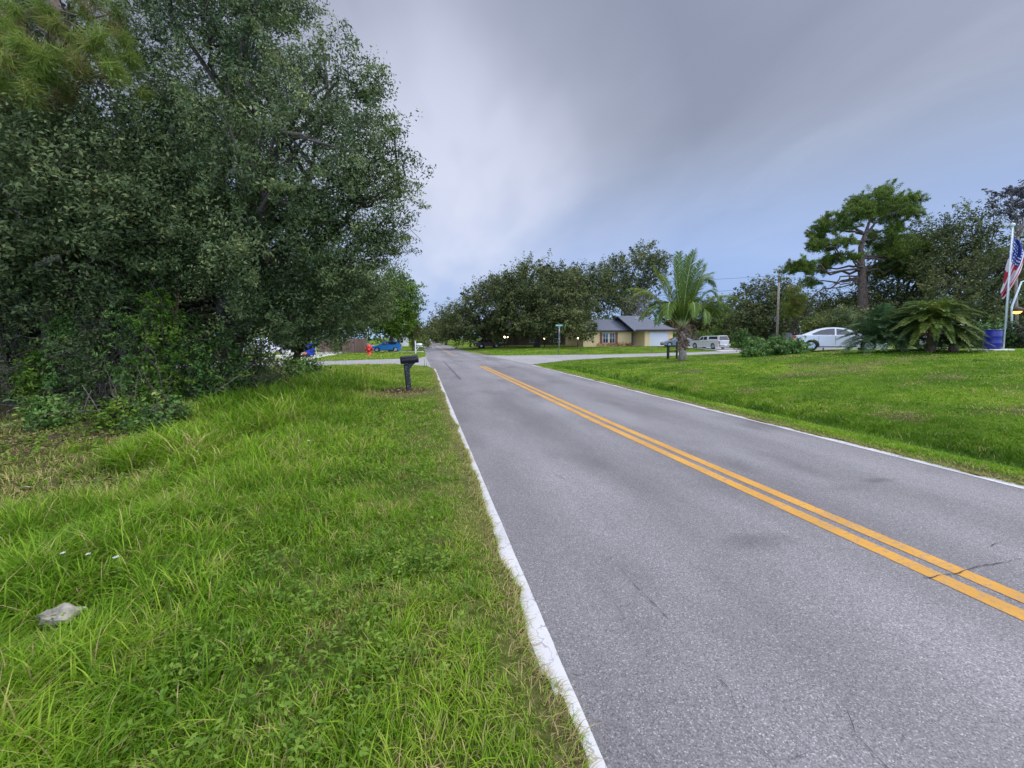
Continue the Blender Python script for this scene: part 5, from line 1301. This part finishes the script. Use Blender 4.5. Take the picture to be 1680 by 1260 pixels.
# ---- the big near oak and the woods at the roadside
ob = on(352, 15.0)
tree('live_oak', 'big live oak with glossy small leaves overhanging the verge beside the black mailbox', 'oak tree', ob,
     [lobe(385, 60, 115, 115, 12.3), lobe(520, 150, 78, 74, 11.8), lobe(580, 245, 66, 70, 11.6), lobe(480, 270, 140, 110, 11.5), lobe(575, 345, 88, 72, 12), lobe(560, 425, 85, 75, 12.5),
      lobe(430, 420, 110, 90, 11.6), lobe(560, 500, 78, 46, 13.5), lobe(350, 300, 120, 130, 12.5), lobe(370, -90, 105, 90, 12), lobe(320, 130, 90, 110, 13), lobe(480, 510, 80, 45, 12.5), lobe(640, 275, 40, 32, 11.8), lobe(612, 165, 34, 40, 11.8), lobe(655, 320, 26, 26, 12), lobe(648, 235, 24, 20, 11.8), lobe(470, 10, 40, 36, 11.8), lobe(606, 105, 26, 20, 11.8), lobe(548, 75, 24, 20, 11.8), lobe(640, 400, 24, 24, 12.2)],
     .10, .37, 1200, 150, .56, 'oak', tr=.3, limbs=30, fork=.3, twigs=60, inner=.6)
tree('broadleaf_tree', 'olive leaved tree filling the wood edge left of the big oak', 'tree', on(150, 13.5),
     [lobe(130, 280, 130, 100, 11.2), lobe(240, 360, 110, 90, 11.2), lobe(40, 400, 100, 100, 11.5), lobe(150, 440, 120, 70, 12), lobe(-60, 300, 120, 130, 12), lobe(270, 240, 80, 80, 12), lobe(60, 215, 90, 60, 12)],
     .12, .42, 850, 96, .62, 'olive', tr=.2, limbs=22, fork=.5, twigs=40)
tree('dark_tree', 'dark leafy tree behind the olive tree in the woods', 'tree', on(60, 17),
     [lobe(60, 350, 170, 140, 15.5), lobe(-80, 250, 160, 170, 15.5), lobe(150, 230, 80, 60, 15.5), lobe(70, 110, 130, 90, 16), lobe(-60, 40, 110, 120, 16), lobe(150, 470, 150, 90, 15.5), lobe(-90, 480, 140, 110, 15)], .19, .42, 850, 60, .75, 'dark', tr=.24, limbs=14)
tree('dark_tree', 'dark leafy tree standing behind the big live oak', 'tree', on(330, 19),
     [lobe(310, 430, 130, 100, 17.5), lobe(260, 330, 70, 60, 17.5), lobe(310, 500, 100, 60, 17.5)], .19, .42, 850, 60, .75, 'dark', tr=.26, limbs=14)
tree('dark_tree', 'slender dark tree whose branches hang over the far drive', 'tree', on(470, 24),
     [lobe(500, 460, 80, 70, 21), lobe(560, 490, 70, 45, 22), lobe(460, 520, 55, 28, 21), lobe(600, 480, 40, 60, 23), lobe(530, 525, 60, 22, 22), lobe(452, 556, 40, 18, 20)], .17, .4, 420, 60, .7, 'olive', tr=.2, limbs=12)
# pine leaning in at the corner
pb = on(66, 14.0)
t = thing('pine_tree', 'pine with long drooping bright needle tufts at the edge of the woods', 'pine tree', pb)
mb = MB(); tp = at(90, -170, 12.6)
tr_ = [pb - [0, 0, .2], pb + (tp - pb) * .35 + [.1, 0, 0], pb + (tp - pb) * .7, tp]
mb.tube(tr_, [.22, .18, .15, .11], 12)
TU = [(90, 40, 8.8), (120, 95, 8.5), (20, 15, 8.5), (60, 85, 8.2), (200, 60, 8.9), (-10, 60, 8.2), (150, -10, 9.0), (0, 125, 8.1), (30, 70, 8.1), (70, 95, 8.2), (100, 90, 8.4), (45, 150, 8.2), (160, 60, 8.5), (130, 110, 8.6), (185, 115, 8.6), (210, 90, 8.9), (40, 70, 8.3), (55, 120, 8.2), (15, 100, 8.0), (85, 115, 8.5), (150, 75, 8.6), (175, 95, 8.7), (200, 125, 8.8), (120, 60, 9), (10, 40, 8.4), (70, 20, 8.8), (180, 40, 9.3), (190, 15, 9), (235, 150, 9.3), (-30, 90, 8.2), (-40, 150, 8.4), (20, 150, 8.6), (140, 20, 9.5), (-20, 0, 8.6), (100, -40, 8.8), (30, -60, 8.6), (170, -50, 9), (215, -30, 9.2), (110, 150, 9.2), (60, 165, 9.0)]
C = []; A_ = []; Ln = []; tt = []
for px, py, Zt in TU:
    q = at(px, py, Zt + 1.7); s_ = pb + (tp - pb) * min(.95, max(.45, (q[2] - pb[2] + .3) / (tp[2] - pb[2])))
    s_ = s_ * 1.0; PP = limb(mb, s_, q, .045, .012, .06, 6, 6, .03)
    dirv = unit(np.array(q - PP[-3])); base_t = random.random()
    for kk in range(3):
        c0 = q - dirv * .16 * kk + rng.normal(size=3) * .05
        n = 120; d = dirv * .9 + rng.normal(size=(n, 3)) * .62 + np.array([0, 0, -.28]); d = unit(d)
        l_ = .34 + .22 * rng.random(n)
        C.append(c0 + d * l_[:, None] / 2); A_.append(d); Ln.append(l_); tt.append(.45 + .35 * base_t + .25 * rng.random(n) + (.35 if kk == 2 and random.random() < .5 else 0))
mb.build('trunk', M['pinebark'], t, True)
C = np.concatenate(C); A_ = np.concatenate(A_); Ln = np.concatenate(Ln); tt = np.concatenate(tt)
link('needles', leaves_mesh('needles', C, sphere(len(C)), Ln, .009 + .005 * rng.random(len(C)), tt, .1, A_), M['pine'], t, True)
# trunk stubs and leaning stems in the woods
for (a, b_, Za, Zb, r0, r1, lab) in (((10, 660), (-10, 380), 13.4, 13.6, .16, .12, 'bare dark trunk at the edge of the woods'), ((265, 655), (300, 330), 15, 15, .14, .10, 'slim dark trunk inside the woods beside the live oak'), ((100, 650), (62, 390), 14.6, 14.8, .11, .08, 'thin dark trunk in the shade beneath the olive tree'), ((200, 655), (190, 380), 15.5, 15.5, .12, .09, 'straight dark trunk deep in the shade of the woods')):
    A = gp(*a) if False else on(a[0], Za); B = at(b_[0], b_[1], Zb); t = thing('bare_trunk', lab, 'tree trunk', A)
    mb = MB(); mb.tube([A - [0, 0, .1], A + (B - A) * .5 + rng.normal(size=3) * .08, B], [r0, (r0 + r1) / 2, r1], 9); mb.build('trunk', M['bark'], t, True)
    for i in range(3):
        mb = MB(); q = A + (B - A) * (.35 + .2 * i); limb(mb, q, q + np.array([random.uniform(-.8, .8), random.uniform(-.6, .2), .5]), .03, .008, .05, 5, 4)
        mb.build('branch', M['bark'], t, True)
A, B = at(42, 447, 11.2), at(98, 420, 11.0)
mb = MB(); mb.tube([A, A + (B - A) * .5 + [0, 0, .03], B], [.075, .07, .062], 9); o = mb.build('broken_limb', M['palebark']); tag(o, 'pale broken limb jutting from the dark trees', 'branch')
for (a, b_, Za, Zb, lab) in (((300, 655), (415, 600), 11.5, 12.5, 'long thin stem leaning out over the tall grass'), ((120, 668), (150, 640), 10.8, 11, 'short dead stick poking up at the wood edge'), ((160, 672), (135, 632), 10.6, 10.8, 'thin dead stick leaning at the wood edge by the litter'), ((285, 640), (325, 590), 12, 12.3, 'thin bare stem leaning across the leafy saplings')):
    A = on(a[0], Za); B = at(b_[0], b_[1], Zb); mb = MB(); mb.tube([A, A + (B - A) * .5 + [0, 0, .05], B], [.012, .010, .006], 6)
    tag(mb.build('leaning_stem', M['palebark']), lab, 'stem')
# wood-edge saplings and shrubs
SH = [(25, 12.6, 40, 60, 'olive', 'pale', 'dull green sapling at the end of the wood edge'), (52, 11.6, 24, 34, 'bright', 'a', 'lone bright green sapling in front of the dark hollow'), (115, 11.8, 46, 62, 'shrub', 'a', 'bushy sapling beside the bright lone sapling'),
      (175, 11.5, 44, 58, 'olive', 'a', 'olive shrub midway along the wood edge'), (215, 11.2, 40, 70, 'shrub', 'a', 'tall leafy shrub with yellow tipped leaves at the wood edge'), (262, 11.3, 42, 62, 'bright', 'a', 'fresh green shrub beside the tall leafy one'),
      (310, 11.8, 42, 50, 'shrub', 'a', 'spreading shrub below the live oak limbs'), (358, 12.4, 44, 44, 'shrub', 'a', 'rounded shrub where tall grass meets the woods'), (395, 13.4, 52, 48, 'olive', 'a', 'last shrub of the wood edge beside the pale drive view'),
      (70, 9.9, 34, 22, 'shrub', 'a', 'low weedy shrub in front of the brown litter'), (185, 9.6, 30, 22, 'bright', 'a', 'low leafy shrub at the edge of the brown litter'), (265, 9.4, 40, 26, 'shrub', 'a', 'low shrub with small yellow leaves beside the tall grass'), (470, 17, 46, 22, 'shrub', 'a', 'loose leafy bush at the end of the tall grass before the white van'), (425, 15, 40, 40, 'olive', 'a', 'hanging leafy shrub half covering the white van'), (495, 23, 34, 16, 'shrub', 'a', 'low leafy bush in front of the pale drive'), (120, 13.2, 60, 90, 'olive', 'a', 'tall tangled shrub under the olive tree'), (290, 13.4, 60, 90, 'olive', 'a', 'tall tangled shrub under the live oak')]
for px, Zt, rx, ry, mtl, _, lab in SH:
    p = on(px, Zt); s_ = Zt / F
    if 11 < Zt < 15: ry *= 1.25 + .5 * random.random(); rx *= .85
    L_ = [(p[0], p[1], p[2] + ry * s_ * 1.0, rx * s_, rx * s_ * .8, ry * s_), (p[0] + rx * s_ * .5 * random.uniform(-1, 1), p[1], p[2] + ry * s_ * 1.5, rx * s_ * .6, rx * s_ * .5, ry * s_ * .55), (p[0] + rx * s_ * .4 * random.uniform(-1, 1), p[1] + .1, p[2] + ry * s_ * .45, rx * s_, rx * s_ * .8, ry * s_ * .5)]
    tree('shrub', lab, 'shrub', p, L_, .105 if Zt < 16 else .16, .42, 95 if ry < 50 else 150, 34, .26 if Zt < 16 else .4, mtl, tr=.022, limbs=16, fork=.15, inner=.25, twigs=26, tintb=.12)
# the dark depth of the woods
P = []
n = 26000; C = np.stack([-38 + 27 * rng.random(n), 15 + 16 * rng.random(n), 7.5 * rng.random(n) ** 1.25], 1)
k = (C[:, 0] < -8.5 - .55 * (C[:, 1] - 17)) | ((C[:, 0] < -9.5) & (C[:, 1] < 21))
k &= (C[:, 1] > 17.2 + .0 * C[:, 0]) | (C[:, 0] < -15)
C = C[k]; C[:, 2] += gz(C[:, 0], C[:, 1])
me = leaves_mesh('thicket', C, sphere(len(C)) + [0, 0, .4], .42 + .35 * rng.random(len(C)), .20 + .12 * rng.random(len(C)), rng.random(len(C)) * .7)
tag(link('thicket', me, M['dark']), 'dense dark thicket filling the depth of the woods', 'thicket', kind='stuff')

# ---- the trees across the junction
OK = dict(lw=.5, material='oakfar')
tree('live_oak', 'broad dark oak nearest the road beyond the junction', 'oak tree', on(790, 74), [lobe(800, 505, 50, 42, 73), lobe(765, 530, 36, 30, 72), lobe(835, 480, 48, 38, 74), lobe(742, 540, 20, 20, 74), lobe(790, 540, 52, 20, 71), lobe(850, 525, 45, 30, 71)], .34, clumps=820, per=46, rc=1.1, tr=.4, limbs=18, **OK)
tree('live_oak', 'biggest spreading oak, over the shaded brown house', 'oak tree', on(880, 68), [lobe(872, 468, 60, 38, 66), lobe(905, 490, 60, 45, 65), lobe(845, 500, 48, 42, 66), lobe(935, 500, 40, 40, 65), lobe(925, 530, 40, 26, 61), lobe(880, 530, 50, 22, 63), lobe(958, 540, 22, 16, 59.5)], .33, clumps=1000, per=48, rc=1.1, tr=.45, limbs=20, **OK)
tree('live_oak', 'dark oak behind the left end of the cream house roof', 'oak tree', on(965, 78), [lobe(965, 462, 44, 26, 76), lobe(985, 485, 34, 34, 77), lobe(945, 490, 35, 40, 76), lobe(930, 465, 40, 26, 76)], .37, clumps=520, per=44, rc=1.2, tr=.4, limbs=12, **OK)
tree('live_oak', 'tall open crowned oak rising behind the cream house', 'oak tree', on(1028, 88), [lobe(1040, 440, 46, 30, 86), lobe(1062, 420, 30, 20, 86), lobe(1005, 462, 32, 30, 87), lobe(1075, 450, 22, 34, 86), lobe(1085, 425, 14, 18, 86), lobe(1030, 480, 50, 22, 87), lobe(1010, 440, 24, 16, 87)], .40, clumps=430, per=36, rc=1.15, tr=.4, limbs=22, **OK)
tree('small_tree', 'greyish half bare small tree over the cream house roof', 'tree', on(1045, 80), [lobe(1045, 492, 28, 18, 79), lobe(1025, 500, 18, 14, 79), lobe(1060, 505, 20, 12, 79)], .34, .4, 90, 22, 1.0, 'olive', 'palebark', tr=.2, limbs=26, tintb=.15)
for i, (px, py, rx, ry, Zt, lab) in enumerate(((727, 528, 19, 28, 112, 'dark roadside oak just past the broad nearest oak'), (714, 540, 13, 18, 150, 'dark roadside tree second along the far row'), (706, 548, 10, 11, 205, 'dark roadside tree third along the far row'), (701, 551.5, 7, 6, 290, 'small far dark tree closing the row at the end of the road'))):
    tree('roadside_tree', lab, 'tree', on(px + 4, Zt), [lobe(px, py, rx, ry, Zt), lobe(px + rx * .8, py - 2, rx, ry, Zt + 6), lobe(px + rx * .3, py + ry * .6, rx * 1.1, ry * .5, Zt - 4), lobe(px + rx * 1.8, py - 5, rx, ry, Zt + 10)], .0045 * Zt, .5, 190, 30, .010 * Zt + .4, 'oakfar', tr=.3, limbs=8, group='row of dark trees along the far road')
# left row beyond the side street
tree('leafy_tree', 'fresh green leafy tree over the bright blue hatchback', 'tree', on(640, 62), [lobe(645, 495, 38, 36, 58), lobe(668, 490, 20, 30, 58), lobe(625, 520, 40, 30, 59), lobe(655, 530, 30, 18, 59), lobe(650, 465, 22, 18, 58)], .30, .5, 480, 44, .95, 'bright', tr=.3, limbs=12)
tree('roadside_tree', 'brownish tree behind the fresh green one', 'tree', on(678, 86), [lobe(676, 525, 14, 26, 84), lobe(682, 540, 10, 14, 84), lobe(668, 535, 16, 18, 84)], .34, .5, 170, 32, .9, 'oakfar', tr=.25, limbs=8, tintb=.1)
tree('roadside_tree', 'small dark tree at the end of the verge beyond the yellow green bush', 'tree', on(684, 130), [lobe(685, 546, 7, 11, 130), lobe(678, 545, 10, 12, 132)], .5, .5, 110, 28, 1.3, 'oakfar', tr=.25, limbs=6)
tree('dark_tree', 'dense dark tree above the wooden board fence', 'tree', on(560, 68), [lobe(560, 500, 60, 40, 66), lobe(520, 520, 50, 34, 66), lobe(595, 525, 30, 28, 66), lobe(540, 470, 60, 40, 66)], .34, .5, 420, 40, 1.1, 'oakfar', tr=.3, limbs=10)
tree('dark_tree', 'dense dark tree behind the white van', 'tree', on(430, 82), [lobe(430, 490, 90, 50, 80), lobe(330, 500, 80, 50, 80), lobe(380, 450, 80, 50, 80)], .44, .5, 420, 40, 1.5, 'oakfar', tr=.3, limbs=10)
tree('bush', 'tangled grey bush of bare twigs at the end of the board fence', 'bush', on(556, 54), [lobe(556, 568, 16, 12, 54), lobe(552, 560, 14, 16, 54)], .16, .4, 130, 22, .4, 'olive', 'palebark', tr=.03, limbs=16)

# ---- right-hand background
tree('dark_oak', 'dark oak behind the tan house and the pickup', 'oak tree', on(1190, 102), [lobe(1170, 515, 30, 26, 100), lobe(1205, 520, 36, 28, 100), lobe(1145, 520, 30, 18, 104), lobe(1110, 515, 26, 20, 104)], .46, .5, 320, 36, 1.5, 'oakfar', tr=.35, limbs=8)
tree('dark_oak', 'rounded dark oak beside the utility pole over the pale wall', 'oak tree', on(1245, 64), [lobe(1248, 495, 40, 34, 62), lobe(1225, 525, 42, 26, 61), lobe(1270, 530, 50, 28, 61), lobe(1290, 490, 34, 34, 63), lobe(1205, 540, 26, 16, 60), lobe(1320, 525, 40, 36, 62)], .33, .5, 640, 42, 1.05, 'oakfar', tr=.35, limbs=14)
tree('leafy_tree', 'fresh green bush by the rear of the pickup', 'bush', on(1196, 70), [lobe(1193, 543, 22, 16, 68), lobe(1210, 552, 14, 10, 68), lobe(1160, 550, 16, 8, 72), lobe(1110, 555, 10, 10, 74)], .30, .5, 150, 30, .7, 'bright', tr=.1, limbs=6)
tree('shrub', 'dark shrub at the end of the pickup drive', 'shrub', on(1216, 56), [lobe(1214, 556, 12, 14, 56), lobe(1226, 560, 12, 12, 56)], .24, .5, 100, 26, .5, 'shrub', tr=.05, limbs=5, tintb=-.25)
tree('round_shrub', 'low spreading green shrub on the lawn in front of the white sedan', 'shrub', on(1268, 25), [lobe(1245, 574, 28, 13, 25), lobe(1285, 570, 34, 16, 25), lobe(1302, 575, 16, 10, 24.8), lobe(1262, 567, 22, 13, 25.3), lobe(1232, 578, 16, 9, 24.8)], .13, .45, 420, 46, .26, 'shrub', tr=.04, limbs=14, fork=.2, inner=.4)
tree('bush', 'yellow green bush above the roof of the white sedan', 'bush', on(1352, 38), [lobe(1350, 532, 24, 14, 37), lobe(1370, 528, 14, 10, 37), lobe(1335, 540, 18, 10, 37)], .20, .5, 140, 30, .5, 'yellowgreen', tr=.05, limbs=6)
tree('bush', 'dull olive bush between the sedan and the big pine', 'bush', on(1392, 34), [lobe(1392, 526, 26, 20, 33), lobe(1372, 522, 14, 12, 33), lobe(1410, 540, 20, 18, 33)], .17, .45, 220, 34, .5, 'olive', tr=.06, limbs=8, tintb=.1)
tree('young_pine', 'bushy yellow green young pine next to the utility pole', 'pine tree', on(1303, 46), [lobe(1303, 488, 11, 16, 45), lobe(1297, 505, 12, 14, 45), lobe(1310, 500, 10, 14, 45)], .42, .09, 130, 46, .5, 'pine', tr=.08, limbs=8, tintb=.25)
# tall pine with cloud-like puffs
pb = on(1420, 40)
PU = [(1440, 328, 34, 17), (1480, 334, 26, 16), (1405, 346, 26, 14), (1374, 364, 28, 15), (1346, 380, 20, 11), (1338, 400, 13, 8), (1425, 350, 20, 12), (1460, 352, 22, 13), (1500, 348, 14, 8), (1455, 390, 26, 17), (1448, 418, 20, 14), (1485, 412, 34, 15), (1490, 435, 26, 14), (1440, 445, 18, 10), (1385, 395, 16, 7), (1360, 424, 18, 8), (1340, 440, 16, 8), (1315, 436, 16, 9), (1296, 444, 14, 9), (1330, 462, 14, 6), (1395, 420, 14, 6), (1350, 405, 16, 8), (1470, 372, 16, 9), (1505, 425, 14, 8)]
lob = [lobe(a, b_, c, d, 40 + 1.6 * math.sin(i * 2.1), (c + d) / 2 * 40 / F * 1.1) for i, (a, b_, c, d) in enumerate(PU)]
t = thing('pine_tree', 'tall pine with flat topped cloudlike needle clumps and a thick bare trunk', 'pine tree', pb)
lob = [(a_[0], a_[1], a_[2], a_[3] * 1.12, a_[4] * 1.2, a_[5] * 1.12) for a_ in lob]
cc, P, nr, ct = crown_pts(lob, 1050, 80, .42, .25)
n = len(P); dpin = sphere(n) + np.array([0, 0, .5])
link('crown', leaves_mesh('crown', P, sphere(n), .26 + .22 * rng.random(n), .045, .12 + .35 * ct + .25 * rng.random(n), .1, dpin), M['pine'], t, True)
mb = MB(); TP = [pb - [0, 0, .2], at(1416, 500, 40), at(1414, 448, 40), at(1412, 405, 40), at(1426, 365, 40), at(1440, 338, 40)]
mb.tube(TP, [.48, .42, .32, .20, .11, .05], 12)
for i, l in enumerate(lob):
    a, b_ = PU[i][:2]
    j = 2 if b_ > 395 else (3 if b_ > 350 else 4)
    s_ = TP[j] + (TP[min(5, j + 1)] - TP[j]) * random.random() * .7 - (np.array([0, 0, .7]) if b_ > 430 else 0)
    limb(mb, s_, np.array(l[:3]), .13 if j < 4 else .08, .03, -.05 if b_ > 400 else .06, 6, 8, .03)
for (a, b_) in ((1330, 490), (1318, 500), (1360, 470), (1345, 482)): limb(mb, TP[2] - np.array([0, 0, .9 * random.random()]), at(a, b_, 40), .10, .02, .10, 6, 7, .04)
mb.build('trunk', M['pinebark'], t, True)
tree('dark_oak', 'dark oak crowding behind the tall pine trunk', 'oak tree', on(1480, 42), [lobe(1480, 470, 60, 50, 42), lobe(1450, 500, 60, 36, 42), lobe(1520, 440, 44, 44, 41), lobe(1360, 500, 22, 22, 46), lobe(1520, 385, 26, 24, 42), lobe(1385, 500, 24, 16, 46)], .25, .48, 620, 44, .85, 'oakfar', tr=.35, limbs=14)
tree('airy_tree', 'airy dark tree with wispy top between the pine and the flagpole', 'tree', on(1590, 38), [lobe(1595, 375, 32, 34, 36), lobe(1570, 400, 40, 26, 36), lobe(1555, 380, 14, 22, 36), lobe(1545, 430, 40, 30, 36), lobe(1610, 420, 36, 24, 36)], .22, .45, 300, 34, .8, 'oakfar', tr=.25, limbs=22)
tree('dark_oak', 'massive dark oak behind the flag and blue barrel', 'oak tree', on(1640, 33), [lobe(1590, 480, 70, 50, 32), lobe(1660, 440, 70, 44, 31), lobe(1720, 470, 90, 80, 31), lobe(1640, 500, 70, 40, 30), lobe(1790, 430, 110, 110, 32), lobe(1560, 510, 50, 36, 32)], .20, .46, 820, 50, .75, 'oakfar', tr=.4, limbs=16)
tree('hedge', 'dark clipped hedge behind the blue barrel', 'hedge', on(1625, 22.5), [lobe(1612, 552, 24, 22, 22.3), lobe(1640, 556, 24, 22, 22.2), lobe(1600, 565, 18, 14, 22)], .11, .5, 260, 46, .3, 'shrub', tr=.05, limbs=6, tintb=-.2, inner=.35)
tree('hedge', 'dark hedge beyond the foot of the flagpole under the lantern', 'hedge', on(1690, 21.5), [lobe(1680, 552, 26, 26, 21.4), lobe(1715, 550, 34, 28, 21.4), lobe(1760, 550, 40, 30, 21.4)], .11, .5, 260, 46, .3, 'dark', tr=.05, limbs=6, tintb=.25, inner=.35)
tree('sparse_tree', 'sparse purplish tree top spreading above the flagpole', 'tree', on(1672, 27), [lobe(1655, 320, 22, 9, 26.5), lobe(1672, 312, 14, 9, 26.5), lobe(1690, 330, 24, 14, 26.5), lobe(1640, 335, 16, 6, 26.5), lobe(1625, 316, 7, 3, 26.5), lobe(1655, 345, 22, 6, 26.5), lobe(1680, 355, 20, 8, 26.5), lobe(1700, 300, 24, 14, 26.5)], .16, .5, 95, 26, .3, 'purple', 'palebark', tr=.07, limbs=16, fork=.75)
far = []
n = 9000; a = rng.random(n); xw = 20 + 130 * a; yw = 105 + 20 * rng.random(n) - .55 * (xw - 20); C = np.stack([xw, yw, 8.5 * rng.random(n) ** 1.1 * (.55 + .6 * fbm(xw * .11, xw * 0, 5, 3))], 1)
n2_ = 6000; xw = -5 - 110 * rng.random(n2_); yw = 92 + 18 * rng.random(n2_) + .25 * (xw + 18); C2 = np.stack([xw, yw, 9 * rng.random(n2_) ** 1.1 * (.6 + .6 * fbm(xw * .11, xw * 0, 6, 3))], 1)
C = np.concatenate([C, C2])
tag(link('far_woods', leaves_mesh('far_woods', C, sphere(len(C)) + [0, 0, .4], .8 + .6 * rng.random(len(C)), .45, rng.random(len(C)) * .8), M['oakfar']), 'line of distant dark woods behind the houses', 'woods', kind='stuff')
